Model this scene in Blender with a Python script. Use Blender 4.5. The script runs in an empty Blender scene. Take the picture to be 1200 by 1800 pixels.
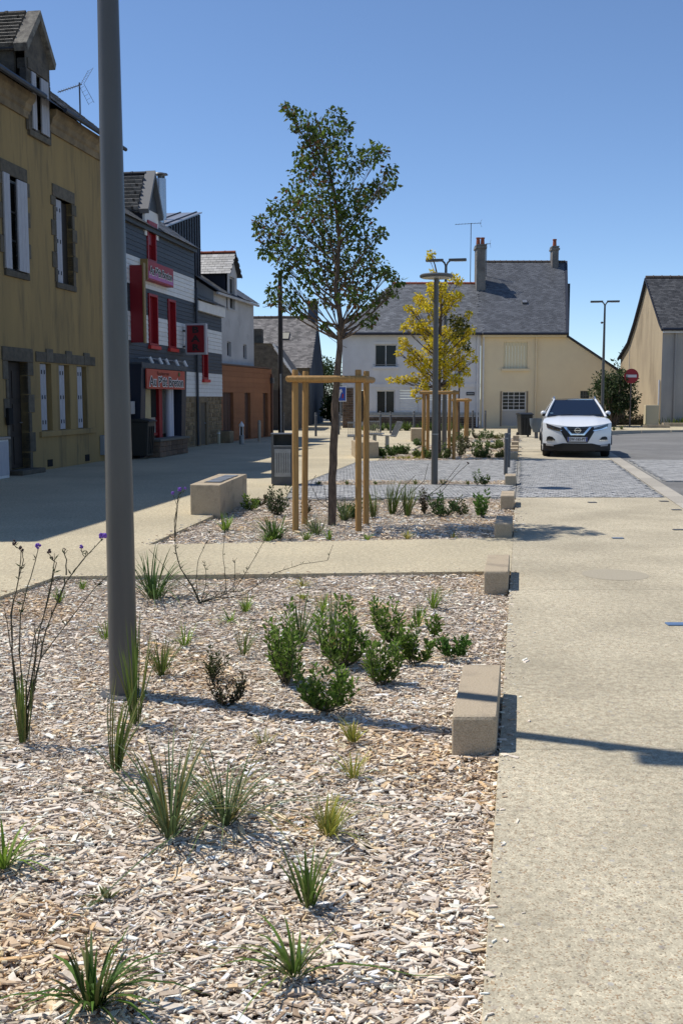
import bpy, math, random
import numpy as np
from mathutils import Vector, Matrix
from mathutils.geometry import tessellate_polygon

random.seed(7); rng = np.random.default_rng(7)
scene = bpy.context.scene
COL = scene.collection
R = math.radians

# ------------------------------------------------------------------ camera
F = 1844.0; PITCH = math.atan(200 / F); EYE = 1.6
cd = bpy.data.cameras.new('camera'); cam = bpy.data.objects.new('camera', cd); COL.objects.link(cam)
cd.sensor_fit = 'VERTICAL'; cd.sensor_height = 36; cd.sensor_width = 24; cd.lens = F / 1800 * 36
cd.clip_start = 0.05; cd.clip_end = 2000
cam.location = (0, 0, EYE); cam.rotation_euler = (math.pi / 2 - PITCH, 0, 0)
scene.camera = cam
# ------------------------------------------------------------------ light
SUN_EL = R(59.5); SUN_AZ = math.atan2(-0.927, 0.375)      # azimuth from +Y towards +X
world = bpy.data.worlds.new('World'); scene.world = world; world.use_nodes = True
wn = world.node_tree.nodes; wl = world.node_tree.links
bg = wn['Background']; sky = wn.new('ShaderNodeTexSky'); sky.sky_type = 'NISHITA'; sky.sun_disc = False
sky.sun_elevation = SUN_EL; sky.sun_rotation = SUN_AZ % (2 * math.pi)
sky.air_density = 0.72; sky.dust_density = 0.0; sky.ozone_density = 5.0; sky.altitude = 0
wl.new(sky.outputs[0], bg.inputs[0]); bg.inputs[1].default_value = 0.15
sl = bpy.data.lights.new('sun', 'SUN'); sl.energy = 4.9; sl.angle = R(0.53); sl.color = (1.0, 0.955, 0.88)
so = bpy.data.objects.new('sun', sl); COL.objects.link(so)
sdir = Vector((math.sin(SUN_AZ) * math.cos(SUN_EL), math.cos(SUN_AZ) * math.cos(SUN_EL), math.sin(SUN_EL)))
so.rotation_euler = (-sdir).to_track_quat('-Z', 'Y').to_euler(); so.location = sdir * 60
vs = scene.view_settings
vs.view_transform = 'Standard'; vs.look = 'None'; vs.gamma = 1; vs.exposure = 0.0; vs.use_curve_mapping = False

# ------------------------------------------------------------------ pixel helpers (photo 1200x1800)
CT, ST = math.cos(PITCH), math.sin(PITCH)
def ray(px, py):
    a = (px - 600) / F; b = -(py - 900) / F
    return Vector((a, CT + b * ST, -ST + b * CT))
def G(px, py, z=0.0):
    d = ray(px, py); t = (z - EYE) / d.z
    return Vector((d.x * t, d.y * t, z))
def atY(px, py, Y):
    d = ray(px, py); t = Y / d.y
    return Vector((d.x * t, Y, EYE + d.z * t))
def L(Y, off=0.0): return (-0.076 + 0.171 * Y + off, Y)     # left edge of the parking lane
LANE = 2.435

# ------------------------------------------------------------------ materials
MATS = {}
def mat(name, c, rough=0.8, c2=None, scale=4.0, bump=0.0, bscale=None, stretch=(1, 1, 1), metal=0.0, spec=0.4,
        lo=0.35, hi=0.65, rand=0.0, attr=None, translucent=0.0, coat=0.0, c3=None, scale3=1.0, lo3=.5, hi3=.7, alpha=None):
    if name in MATS: return MATS[name]
    m = bpy.data.materials.new(name); m.use_nodes = True; MATS[name] = m
    nt = m.node_tree; N = nt.nodes; K = nt.links
    b = N['Principled BSDF']; b.inputs['Roughness'].default_value = rough; b.inputs['Metallic'].default_value = metal
    b.inputs['Specular IOR Level'].default_value = spec
    if coat: b.inputs['Coat Weight'].default_value = coat; b.inputs['Coat Roughness'].default_value = 0.05
    tc = N.new('ShaderNodeTexCoord'); mp = N.new('ShaderNodeMapping'); mp.inputs['Scale'].default_value = stretch
    K.new(tc.outputs['Object'], mp.inputs[0])
    rgb = N.new('ShaderNodeRGB'); rgb.outputs[0].default_value = (*c, 1); col = rgb.outputs[0]
    def mixin(col, c2, sc, lo, hi, det=6):
        n = N.new('ShaderNodeTexNoise'); n.inputs['Scale'].default_value = sc; n.inputs['Detail'].default_value = det
        n.inputs['Roughness'].default_value = 0.62
        K.new(mp.outputs[0], n.inputs['Vector'])
        r = N.new('ShaderNodeMapRange'); r.inputs[1].default_value = lo; r.inputs[2].default_value = hi
        K.new(n.outputs[0], r.inputs[0])
        x = N.new('ShaderNodeMix'); x.data_type = 'RGBA'; K.new(r.outputs[0], x.inputs[0]); K.new(col, x.inputs[6])
        x.inputs[7].default_value = (*c2, 1)
        return x.outputs[2]
    if attr:
        a = N.new('ShaderNodeAttribute'); a.attribute_name = attr; col = a.outputs['Color']
        if c2:
            x0 = N.new('ShaderNodeMix'); x0.data_type = 'RGBA'; x0.blend_type = 'MULTIPLY'; x0.inputs[0].default_value = 1
            K.new(col, x0.inputs[6]); w = N.new('ShaderNodeRGB'); w.outputs[0].default_value = (1, 1, 1, 1)
            K.new(mixin(w.outputs[0], c2, scale, lo, hi), x0.inputs[7]); col = x0.outputs[2]
    elif c2: col = mixin(col, c2, scale, lo, hi)
    if c3: col = mixin(col, c3, scale3, lo3, hi3, 4)
    if rand:
        oi = N.new('ShaderNodeObjectInfo'); r = N.new('ShaderNodeMapRange'); r.inputs[3].default_value = 1 - rand; r.inputs[4].default_value = 1 + rand
        K.new(oi.outputs['Random'], r.inputs[0])
        h = N.new('ShaderNodeHueSaturation'); K.new(r.outputs[0], h.inputs['Value']); K.new(col, h.inputs['Color']); col = h.outputs[0]
    K.new(col, b.inputs['Base Color'])
    if bump:
        n = N.new('ShaderNodeTexNoise'); n.inputs['Scale'].default_value = bscale or scale * 4; n.inputs['Detail'].default_value = 5
        K.new(mp.outputs[0], n.inputs['Vector'])
        bp = N.new('ShaderNodeBump'); bp.inputs['Strength'].default_value = bump; bp.inputs['Distance'].default_value = 0.02
        K.new(n.outputs[0], bp.inputs['Height']); K.new(bp.outputs[0], b.inputs['Normal'])
    if translucent:
        t = N.new('ShaderNodeBsdfTranslucent'); K.new(col, t.inputs[0])
        ms = N.new('ShaderNodeMixShader'); ms.inputs[0].default_value = translucent
        K.new(b.outputs[0], ms.inputs[1]); K.new(t.outputs[0], ms.inputs[2]); K.new(ms.outputs[0], N['Material Output'].inputs[0])
    return m

def aggregate(name, base, scale=175.0, dark=(0.16, 0.15, 0.14), warm=(0.36, 0.25, 0.15), tone=(0.42, 0.38, 0.29)):
    """exposed-aggregate concrete: pebbles in a sandy matrix"""
    m = bpy.data.materials.new(name); m.use_nodes = True; MATS[name] = m
    N = m.node_tree.nodes; K = m.node_tree.links; b = N['Principled BSDF']
    b.inputs['Roughness'].default_value = 0.85; b.inputs['Specular IOR Level'].default_value = 0.25
    tc = N.new('ShaderNodeTexCoord')
    def voro(sc):
        v = N.new('ShaderNodeTexVoronoi'); v.inputs['Scale'].default_value = sc; K.new(tc.outputs['Object'], v.inputs['Vector']); return v
    v1 = voro(scale); v2 = voro(scale * 0.36)
    def ramp(src, stops):
        r = N.new('ShaderNodeValToRGB'); e = r.color_ramp.elements
        e[0].position, e[0].color = stops[0][0], (*stops[0][1], 1); e[1].position, e[1].color = stops[1][0], (*stops[1][1], 1)
        for p, c in stops[2:]: x = e.new(p); x.color = (*c, 1)
        K.new(src, r.inputs[0]); return r.outputs[0]
    sep = N.new('ShaderNodeSeparateColor'); K.new(v1.outputs['Color'], sep.inputs[0])
    sep2 = N.new('ShaderNodeSeparateColor'); K.new(v2.outputs['Color'], sep2.inputs[0])
    bl = tuple(min(1, x * 1.32) for x in base); dk = tuple(x * 0.52 for x in base)
    c1 = ramp(sep.outputs[0], [(0.0, dk), (1.0, bl), (0.10, warm), (0.2, base), (0.62, base), (0.9, bl)])
    c2 = ramp(sep2.outputs[1], [(0.0, dark), (1.0, (0.30, 0.31, 0.33)), (0.5, warm)])
    # sparse larger pebbles
    g = N.new('ShaderNodeMath'); g.operation = 'GREATER_THAN'; g.inputs[1].default_value = 0.80; K.new(sep2.outputs[0], g.inputs[0])
    l = N.new('ShaderNodeMath'); l.operation = 'LESS_THAN'; l.inputs[1].default_value = 0.33; K.new(v2.outputs['Distance'], l.inputs[0])
    mu = N.new('ShaderNodeMath'); mu.operation = 'MULTIPLY'; K.new(g.outputs[0], mu.inputs[0]); K.new(l.outputs[0], mu.inputs[1])
    mu2 = N.new('ShaderNodeMath'); mu2.operation = 'MULTIPLY'; mu2.inputs[1].default_value = 0.75; K.new(mu.outputs[0], mu2.inputs[0])
    x = N.new('ShaderNodeMix'); x.data_type = 'RGBA'; K.new(mu2.outputs[0], x.inputs[0]); K.new(c1, x.inputs[6]); K.new(c2, x.inputs[7])
    v3 = voro(scale * 0.17); sep3 = N.new('ShaderNodeSeparateColor'); K.new(v3.outputs['Color'], sep3.inputs[0])
    g3 = N.new('ShaderNodeMath'); g3.operation = 'GREATER_THAN'; g3.inputs[1].default_value = 0.86; K.new(sep3.outputs[0], g3.inputs[0])
    l3 = N.new('ShaderNodeMath'); l3.operation = 'LESS_THAN'; l3.inputs[1].default_value = 0.30; K.new(v3.outputs['Distance'], l3.inputs[0])
    m3 = N.new('ShaderNodeMath'); m3.operation = 'MULTIPLY'; K.new(g3.outputs[0], m3.inputs[0]); K.new(l3.outputs[0], m3.inputs[1])
    m4 = N.new('ShaderNodeMath'); m4.operation = 'MULTIPLY'; m4.inputs[1].default_value = 0.5; K.new(m3.outputs[0], m4.inputs[0])
    c3 = ramp(sep3.outputs[1], [(0.0, (0.24, 0.22, 0.20)), (1.0, (0.36, 0.37, 0.38)), (0.5, (0.34, 0.24, 0.16))])
    x3 = N.new('ShaderNodeMix'); x3.data_type = 'RGBA'; K.new(m4.outputs[0], x3.inputs[0]); K.new(x.outputs[2], x3.inputs[6]); K.new(c3, x3.inputs[7]); x = x3
    # broad tone and stains
    n = N.new('ShaderNodeTexNoise'); n.inputs['Scale'].default_value = 0.9; n.inputs['Detail'].default_value = 8; n.inputs['Roughness'].default_value = .65
    K.new(tc.outputs['Object'], n.inputs['Vector'])
    r = N.new('ShaderNodeMapRange'); r.inputs[1].default_value = 0.40; r.inputs[2].default_value = 0.72; r.inputs[4].default_value = 0.7
    K.new(n.outputs[0], r.inputs[0])
    y = N.new('ShaderNodeMix'); y.data_type = 'RGBA'; K.new(r.outputs[0], y.inputs[0]); K.new(x.outputs[2], y.inputs[6]); y.inputs[7].default_value = (*tone, 1)
    n5 = N.new('ShaderNodeTexNoise'); n5.inputs['Scale'].default_value = 26; n5.inputs['Detail'].default_value = 4; K.new(tc.outputs['Object'], n5.inputs['Vector'])
    r5 = N.new('ShaderNodeMapRange'); r5.inputs[1].default_value = .3; r5.inputs[2].default_value = .7; r5.inputs[3].default_value = .80; r5.inputs[4].default_value = 1.18; K.new(n5.outputs[0], r5.inputs[0])
    n6 = N.new('ShaderNodeTexNoise'); n6.inputs['Scale'].default_value = .33; n6.inputs['Detail'].default_value = 5; K.new(tc.outputs['Object'], n6.inputs['Vector'])
    r6 = N.new('ShaderNodeMapRange'); r6.inputs[1].default_value = .35; r6.inputs[2].default_value = .65; r6.inputs[3].default_value = .88; r6.inputs[4].default_value = 1.08; K.new(n6.outputs[0], r6.inputs[0])
    m6 = N.new('ShaderNodeMath'); m6.operation = 'MULTIPLY'; K.new(r5.outputs[0], m6.inputs[0]); K.new(r6.outputs[0], m6.inputs[1])
    hs = N.new('ShaderNodeHueSaturation'); K.new(m6.outputs[0], hs.inputs['Value']); K.new(y.outputs[2], hs.inputs['Color'])
    K.new(hs.outputs[0], b.inputs['Base Color'])
    bp = N.new('ShaderNodeBump'); bp.inputs['Strength'].default_value = 0.3; bp.inputs['Distance'].default_value = 0.002; bp.invert = True
    K.new(v1.outputs['Distance'], bp.inputs['Height']); K.new(bp.outputs[0], b.inputs['Normal'])
    return m

def glass(name, c=(0.012, 0.014, 0.018), rough=0.06):
    return mat(name, c, rough=rough, spec=0.6)

# ------------------------------------------------------------------ mesh builder
class MB:
    def __init__(s): s.v = []; s.f = []
    def add(s, vs, fs):
        o = len(s.v); s.v += [tuple(p) for p in vs]; s.f += [tuple(i + o for i in f) for f in fs]; return s
    def box(s, x0, x1, y0, y1, z0, z1):
        return s.add([(x0, y0, z0), (x1, y0, z0), (x1, y1, z0), (x0, y1, z0), (x0, y0, z1), (x1, y0, z1), (x1, y1, z1), (x0, y1, z1)],
                     [(0, 3, 2, 1), (4, 5, 6, 7), (0, 1, 5, 4), (1, 2, 6, 5), (2, 3, 7, 6), (3, 0, 4, 7)])
    def bar(s, p, q, w, h, up=(0, 0, 1)):
        p, q = Vector(p), Vector(q); d = (q - p).normalized(); up = Vector(up)
        if abs(d.dot(up)) > 0.98: up = Vector((0, 1, 0))
        a = d.cross(up).normalized() * w / 2; b = a.cross(d).normalized() * h / 2
        return s.add([p - a - b, p + a - b, p + a + b, p - a + b, q - a - b, q + a - b, q + a + b, q - a + b],
                     [(0, 3, 2, 1), (4, 5, 6, 7), (0, 1, 5, 4), (1, 2, 6, 5), (2, 3, 7, 6), (3, 0, 4, 7)])
    def tube(s, pts, rad, n=8, cap=True):
        pts = [Vector(p) for p in pts]; k = len(pts)
        if not hasattr(rad, '__len__'): rad = [rad] * k
        vs = []
        ref = Vector((1, 0, 0))
        for i, p in enumerate(pts):
            d = (pts[min(i + 1, k - 1)] - pts[max(i - 1, 0)]).normalized()
            if abs(d.dot(ref)) > 0.95: ref = Vector((0, 1, 0))
            a = (ref - d * ref.dot(d)).normalized(); b = d.cross(a); ref = a
            for j in range(n):
                t = 2 * math.pi * j / n
                vs.append(p + (a * math.cos(t) + b * math.sin(t)) * rad[i])
        fs = [(i * n + j, i * n + (j + 1) % n, (i + 1) * n + (j + 1) % n, (i + 1) * n + j) for i in range(k - 1) for j in range(n)]
        if cap: fs += [tuple(range(n - 1, -1, -1)), tuple(range((k - 1) * n, k * n))]
        return s.add(vs, fs)
    def lathe(s, prof, n=24, c=(0, 0, 0)):
        vs = [(c[0] + r * math.cos(2 * math.pi * j / n), c[1] + r * math.sin(2 * math.pi * j / n), c[2] + z) for r, z in prof for j in range(n)]
        k = len(prof)
        fs = [(i * n + j, i * n + (j + 1) % n, (i + 1) * n + (j + 1) % n, (i + 1) * n + j) for i in range(k - 1) for j in range(n)]
        fs += [tuple(range(n - 1, -1, -1)), tuple(range((k - 1) * n, k * n))]
        return s.add(vs, fs)
    def prism(s, poly, a0, a1, axis='y'):
        """polygon in the two other axes, extruded along axis"""
        def P(u, v, w): return {'y': (u, w, v), 'x': (w, u, v), 'z': (u, v, w)}[axis]
        n = len(poly); vs = [P(u, v, a0) for u, v in poly] + [P(u, v, a1) for u, v in poly]
        o = len(s.v); s.v += vs
        tri = tessellate_polygon([[Vector((u, v, 0)) for u, v in poly]])
        for t in tri: s.f.append(tuple(o + i for i in t)); s.f.append(tuple(o + n + i for i in reversed(t)))
        for i in range(n):
            j = (i + 1) % n; s.f.append((o + i, o + j, o + n + j, o + n + i))
        return s
    def sphere(s, c, r, n=10, m=6, sc=(1, 1, 1)):
        prof = [(math.sin(math.pi * i / m) * r + (1e-4 if i in (0, m) else 0), -math.cos(math.pi * i / m) * r) for i in range(m + 1)]
        o = len(s.v); s.lathe(prof, n)
        for i in range(o, len(s.v)):
            p = s.v[i]; s.v[i] = (c[0] + p[0] * sc[0], c[1] + p[1] * sc[1], c[2] + p[2] * sc[2])
        return s
    def mesh(s, name, m, smooth=None):
        me = bpy.data.meshes.new(name); me.from_pydata(s.v, [], s.f); me.update()
        import bmesh
        bm = bmesh.new(); bm.from_mesh(me); bmesh.ops.recalc_face_normals(bm, faces=bm.faces); bm.to_mesh(me); bm.free()
        if smooth:
            me.polygons.foreach_set('use_smooth', [True] * len(me.polygons)); me.set_sharp_from_angle(angle=R(smooth))
        if m: me.materials.append(m)
        return me
    def build(s, name, m, parent=None, smooth=None, loc=None, bevel=0, label=None):
        o = obj(name, s.mesh(name, m, smooth), parent, loc)
        if bevel:
            b = o.modifiers.new('bevel', 'BEVEL'); b.width = bevel; b.segments = 2; b.limit_method = 'ANGLE'
        if label: o['label'] = label
        return o
def obj(name, me, parent=None, loc=None, rot=None):
    o = bpy.data.objects.new(name, me); COL.objects.link(o)
    if parent: o.parent = parent
    if loc is not None: o.location = loc
    if rot is not None: o.rotation_euler = rot
    return o
def tag(o, label, cat, group=None, kind=None):
    o['label'] = label; o['category'] = cat
    if group: o['group'] = group
    if kind: o['kind'] = kind
    return o
def thing(name, label, cat, loc=(0, 0, 0), rz=0, group=None):
    o = bpy.data.objects.new(name, None); COL.objects.link(o); o.location = loc; o.rotation_euler = (0, 0, rz)
    return tag(o, label, cat, group)
def struct(o): o['kind'] = 'structure'; return o
def stuff(o, label=None):
    o['kind'] = 'stuff'
    if label: o['label'] = label
    return o

def np_mesh(name, verts, faces, m, colors=None, smooth=False):
    """verts (N,3); faces (M,k); colors (N,3) point attribute 'tint'"""
    me = bpy.data.meshes.new(name); k = faces.shape[1]
    me.vertices.add(len(verts)); me.vertices.foreach_set('co', verts.astype(np.float32).ravel())
    me.loops.add(faces.size); me.loops.foreach_set('vertex_index', faces.astype(np.int32).ravel())
    me.polygons.add(len(faces)); me.polygons.foreach_set('loop_start', np.arange(0, faces.size, k, dtype=np.int32))
    me.update(calc_edges=True)
    if colors is not None:
        a = me.attributes.new('tint', 'FLOAT_COLOR', 'POINT')
        a.data.foreach_set('color', np.concatenate([colors, np.ones((len(colors), 1))], 1).astype(np.float32).ravel())
    me.polygons.foreach_set('use_smooth', np.full(len(me.polygons), bool(smooth)))
    me.materials.append(m); me.validate()
    return me
def chip_boxes(cen, size, rot, jitter=0.0):
    """many small five-sided boxes: centres, full sizes, euler angles (yaw, pitch, roll)"""
    n = len(cen); u = np.array([[-1, -1, -1], [1, -1, -1], [1, 1, -1], [-1, 1, -1], [-1, -1, 1], [1, -1, 1], [1, 1, 1], [-1, 1, 1]], float) * .5
    p = np.repeat(u[None], n, 0)
    if jitter:
        p[:, :, :2] *= 1 + rng.uniform(-jitter, jitter, (n, 8, 2)); p[:, 4:, :2] = p[:, :4, :2] * rng.uniform(.75, 1.0, (n, 1, 2))
        p[:, :, 1] += p[:, :, 0] * rng.uniform(-.5, .5, (n, 1))
        p[:, :, 2] += rng.uniform(-.15, .15, (n, 8))
    p = p * size[:, None, :]
    cy, sy = np.cos(rot[:, 0]), np.sin(rot[:, 0]); cp, sp = np.cos(rot[:, 1]), np.sin(rot[:, 1]); cr, sr = np.cos(rot[:, 2]), np.sin(rot[:, 2])
    x, y, z = p[:, :, 0], p[:, :, 1], p[:, :, 2]
    y, z = y * cr[:, None] - z * sr[:, None], y * sr[:, None] + z * cr[:, None]
    x, z = x * cp[:, None] + z * sp[:, None], -x * sp[:, None] + z * cp[:, None]
    x, y = x * cy[:, None] - y * sy[:, None], x * sy[:, None] + y * cy[:, None]
    v = np.stack([x, y, z], 2) + cen[:, None, :]
    f = np.array([[4, 5, 6, 7], [0, 1, 5, 4], [1, 2, 6, 5], [2, 3, 7, 6], [3, 0, 4, 7]])
    faces = (f[None] + (np.arange(n) * 8)[:, None, None]).reshape(-1, 4)
    return v.reshape(-1, 3), faces
def in_poly(P, poly):
    x, y = P[:, 0], P[:, 1]; c = np.zeros(len(P), bool); n = len(poly); j = n - 1
    for i in range(n):
        xi, yi = poly[i]; xj, yj = poly[j]
        if yi != yj: c ^= ((yi > y) != (yj > y)) & (x < (xj - xi) * (y - yi) / (yj - yi) + xi)
        j = i
    return c
def flat(name, poly, m, z=0.0, skirt=0.0, parent=None):
    b = MB(); n = len(poly); b.v = [(x, y, z) for x, y in poly]
    b.f = [tuple(t) for t in tessellate_polygon([[Vector((x, y, 0)) for x, y in poly]])]
    if skirt:
        b.v += [(x, y, z - skirt) for x, y in poly]
        b.f += [(i, (i + 1) % n, n + (i + 1) % n, n + i) for i in range(n)]
    o = b.build(name, m, parent)
    return o

# ================================================================== MATERIAL SET
concrete = aggregate('sand_concrete', (0.475, 0.415, 0.285), tone=(0.38, 0.33, 0.23))
concrete_slab = aggregate('sand_concrete_slab', (0.46, 0.408, 0.295), tone=(0.28, 0.243, 0.172))
soil = mat('mulch_bed', (0.30, 0.245, 0.19), 0.95, (0.50, 0.43, 0.35), 55, bump=0.9, bscale=90, lo=.4, hi=.6)
chip_m = mat('wood_chips', (1, 1, 1), 0.85, (0.78, 0.74, 0.70), 60, attr='tint', spec=.25)
granite = mat('granite', (0.52, 0.43, 0.305), 0.8, (0.31, 0.24, 0.155), 170, bump=0.35, bscale=160, c3=(0.22, 0.18, 0.13), scale3=5, lo3=.5, hi3=.8)
granite_grey = mat('granite_grey', (0.34, 0.33, 0.31), 0.8, (0.24, 0.235, 0.225), 100, bump=0.3, bscale=140, rand=.12)
sett_m = mat('sett_stone', (0.375, 0.37, 0.358), 0.75, (0.29, 0.285, 0.278), 30, bump=0.4, bscale=60, rand=.22)
sett_joined = mat('sett_stone_joined', (1, 1, 1), 0.75, (.75, .75, .75), 30, attr='tint', bump=.4, bscale=60)
mortar = mat('sett_joint', (0.32, 0.31, 0.285), 0.95, (0.17, 0.165, 0.15), 20, bump=.3)
asphalt = mat('asphalt', (0.175, 0.17, 0.163), 0.9, (0.14, 0.137, 0.13), 3, bump=0.5, bscale=220, c3=(0.21, 0.205, 0.195), scale3=.5, lo3=.45, hi3=.7)
earth = mat('earth', (0.16, 0.14, 0.10), 0.95, (0.10, 0.11, 0.06), 0.6)
pole_m = mat('grey_lacquered_pole', (0.075, 0.073, 0.069), 0.36, (0.092, 0.089, 0.083), 6, spec=.5, stretch=(1, 1, .25))
steel_dk = mat('dark_grey_steel', (0.10, 0.10, 0.10), 0.45, (0.075, 0.075, 0.075), 8)
steel = mat('brushed_steel', (0.33, 0.33, 0.325), 0.42, (0.25, 0.25, 0.25), 10, metal=.6)
galv = mat('galvanised', (0.30, 0.31, 0.32), 0.45, (0.22, 0.23, 0.24), 9, metal=.5)
stake_m = mat('pine_stake', (0.42, 0.245, 0.085), 0.75, (0.31, 0.17, 0.055), 9, stretch=(6, 6, .5), bump=.25, bscale=14, c3=(0.17, 0.085, 0.03), scale3=7, lo3=.66, hi3=.75)
bark = mat('bark', (0.17, 0.125, 0.092), 0.95, (0.075, 0.055, 0.042), 14, stretch=(2, 2, .6), bump=.9, bscale=28)
leaf_m = mat('leaves', (1, 1, 1), 0.55, attr='tint', translucent=0.42, spec=.22)
blade_m = mat('grass_blades', (1, 1, 1), 0.5, attr='tint', translucent=0.35, spec=.25)
stem_m = mat('stems', (0.075, 0.062, 0.04), 0.85, (0.05, 0.05, 0.028), 20)
stem_g = mat('green_stems', (0.085, 0.10, 0.04), 0.7)
violet = mat('violet_flower', (0.22, 0.10, 0.48), 0.7, (0.12, 0.04, 0.30), 60)
seed_m = mat('seed_head', (0.05, 0.028, 0.03), 0.9)
ochre = mat('ochre_render', (0.335, 0.232, 0.098), 0.92, (0.265, 0.187, 0.084), 2.0, bump=.3, bscale=40, stretch=(1, 1, .16), c3=(0.12, 0.095, 0.055), scale3=3.0, lo3=.50, hi3=.80)
dkstone = mat('dark_granite', (0.135, 0.115, 0.085), 0.9, (0.085, 0.073, 0.056), 8, bump=.5, bscale=40, rand=.18)
cornice_m = mat('cornice_stone', (0.27, 0.20, 0.115), 0.9, (0.15, 0.115, 0.075), 3, bump=.4, bscale=30, rand=.15)
dormer_m = mat('weathered_dormer', (0.14, 0.118, 0.09), 0.95, (0.055, 0.05, 0.045), 3, bump=.5, bscale=30)
slate_one = mat('slate', (0.16, 0.162, 0.168), 0.5, (0.10, 0.102, 0.108), 12, rand=.4, bump=.2)
slate_old = mat('lichen_slate', (0.22, 0.205, 0.18), 0.6, (0.09, 0.085, 0.08), 14, rand=.4, bump=.3)
slate_j = mat('slate_joined', (1, 1, 1), 0.5, (.72, .72, .72), 2.5, attr='tint', spec=.5)
black_m = mat('black_void', (0.008, 0.008, 0.008), 0.9)
zinc_d = mat('dark_zinc', (0.03, 0.033, 0.045), 0.45, (0.04, 0.043, 0.055), 3, metal=.2)
zinc_l = mat('pale_zinc', (0.30, 0.31, 0.33), 0.35, (0.24, 0.25, 0.27), 3, metal=.5)
white_p = mat('white_paint', (0.70, 0.70, 0.70), 0.55, (0.60, 0.60, 0.61), 3)
shut_m = mat('weathered_shutter', (0.43, 0.43, 0.46), 0.65, (0.33, 0.33, 0.36), 6, stretch=(8, 8, .6), rand=.08)
wht_render = mat('white_render', (0.66, 0.655, 0.66), 0.9, (0.58, 0.575, 0.58), 1.0, bump=.15, bscale=50)
grey_render = mat('grey_white_render', (0.46, 0.455, 0.46), 0.9, (0.37, 0.365, 0.37), 0.7, bump=.15, bscale=50, c3=(.27, .265, .27), scale3=1.2, lo3=.56, hi3=.8)
ylw_render = mat('cream_render', (0.76, 0.65, 0.44), 0.9, (0.71, 0.60, 0.41), 0.8, bump=.12, bscale=60)
tan_render = mat('tan_render', (0.43, 0.345, 0.225), 0.93, (0.34, 0.27, 0.18), 1.2, bump=.35, bscale=30, stretch=(1, 1, .35), c3=(.22, .17, .11), scale3=.9, lo3=.55, hi3=.8)
cem_render = mat('cement_render', (0.40, 0.37, 0.33), 0.93, (0.31, 0.29, 0.265), 1.3, bump=.25, bscale=30, stretch=(1, 1, .3))
dark_wood = mat('dark_wood_door', (0.03, 0.022, 0.018), 0.6, (0.018, 0.014, 0.012), 6, stretch=(6, 6, .5))
brown_door = mat('maroon_door', (0.065, 0.022, 0.015), 0.6, (0.045, 0.016, 0.012), 5)
red_p = mat('red_paint', (0.31, 0.010, 0.016), 0.5, (0.26, 0.008, 0.014), 3)
red_dk = mat('deep_red_panel', (0.20, 0.008, 0.014), 0.35)
red_lt = mat('red_sill', (0.50, 0.03, 0.025), 0.5)
board_w = mat('white_board', (0.68, 0.67, 0.65), 0.6, (0.60, 0.59, 0.57), 4, rand=.05)
board_d = mat('anthracite_board', (0.05, 0.057, 0.068), 0.6, (0.04, 0.046, 0.055), 4, rand=.1)
orange_w = mat('orange_render', (0.31, 0.128, 0.055), 0.85, (0.26, 0.105, 0.046), 2, rand=.06)
rubble = mat('rubble_stone', (0.25, 0.18, 0.10), 0.95, (0.15, 0.11, 0.065), 7, bump=.5, bscale=40, rand=.35)
rubble_mortar = mat('rubble_mortar', (0.27, 0.21, 0.135), 0.95, (0.19, 0.15, 0.10), 10, bump=.4)
dkrubble = mat('dark_rubble_wall', (0.11, 0.095, 0.075), 0.95, (0.055, 0.048, 0.04), 5, bump=.6, bscale=14)
brick_m = mat('brown_brick', (0.16, 0.105, 0.07), 0.9, (0.10, 0.07, 0.05), 6, rand=.3)
navy_m = mat('navy_frame', (0.012, 0.016, 0.03), 0.5)
gold_m = mat('gold_edge', (0.24, 0.155, 0.05), 0.5)
glass_m = mat('window_glass', (.012, .013, .016), .1, spec=.25); glass_l = mat('lit_curtain_glass', (0.05, 0.05, 0.048), 0.12, (0.02, 0.02, 0.02), 3)
cream_b = mat('cream_blind', (0.66, 0.60, 0.42), 0.7); curtain = mat('curtain', (0.36, 0.33, 0.29), 0.9)
letter_w = mat('white_lettering', (0.75, 0.72, 0.70), 0.6); letter_k = mat('black_lettering', (0.012, 0.010, 0.012), 0.6)
terra = mat('terracotta', (0.36, 0.10, 0.045), 0.8, (0.26, 0.07, 0.035), 8); chim_m = mat('chimney_cement', (0.22, 0.205, 0.185), 0.95, (0.13, 0.12, 0.11), 2.5, bump=.3)
slate_hung = mat('slate_hung_gable', (0.085, 0.105, 0.14), 1.0, (0.06, 0.075, 0.10), 2.2, stretch=(1, 1, .3), spec=0.0)
antenna_m = mat('antenna_metal', (0.10, 0.11, 0.13), 0.5, metal=.4)

# ================================================================== GROUND
struct(flat('ground', [(-900, -60), (900, -60), (900, 1400), (-900, 1400)], earth, z=-0.14))
BED1 = [L(-1), L(9.65), (-2.57, 9.36), (-4.7, -1)]
BED2 = [L(12.02), L(16.88), (-1.45, 16.69), (-2.12, 11.44)]
SETT = [L(16.88), L(27.4), (0.45, 26.95), (-0.9, 19.0), (-0.9, 16.72)]
BED3 = [L(27.42), L(30.1), (1.55, 31.0), (0.92, 27.0)]
BED4 = [L(31.6), L(35.4), (2.75, 36.2), (2.1, 31.9)]
BED5 = [L(38.2), L(42.6), (4.3, 43.0), (3.8, 38.3)]
plaza = [(-34, 75), L(75), L(42.6), (4.3, 43.0), (3.8, 38.3), L(38.2), L(35.4), (2.75, 36.2), (2.1, 31.9), L(31.6),
         L(30.1), (1.55, 31.0), (0.92, 27.0), (0.45, 26.95), (-0.9, 19.0), (-0.9, 16.72), (-1.45, 16.69), (-2.12, 11.44), L(12.02),
         L(9.65), (-2.57, 9.36), (-4.7, -1), (-34, -1)]
struct(flat('plaza_pavement', plaza, concrete, 0.0, 0.10))
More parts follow.
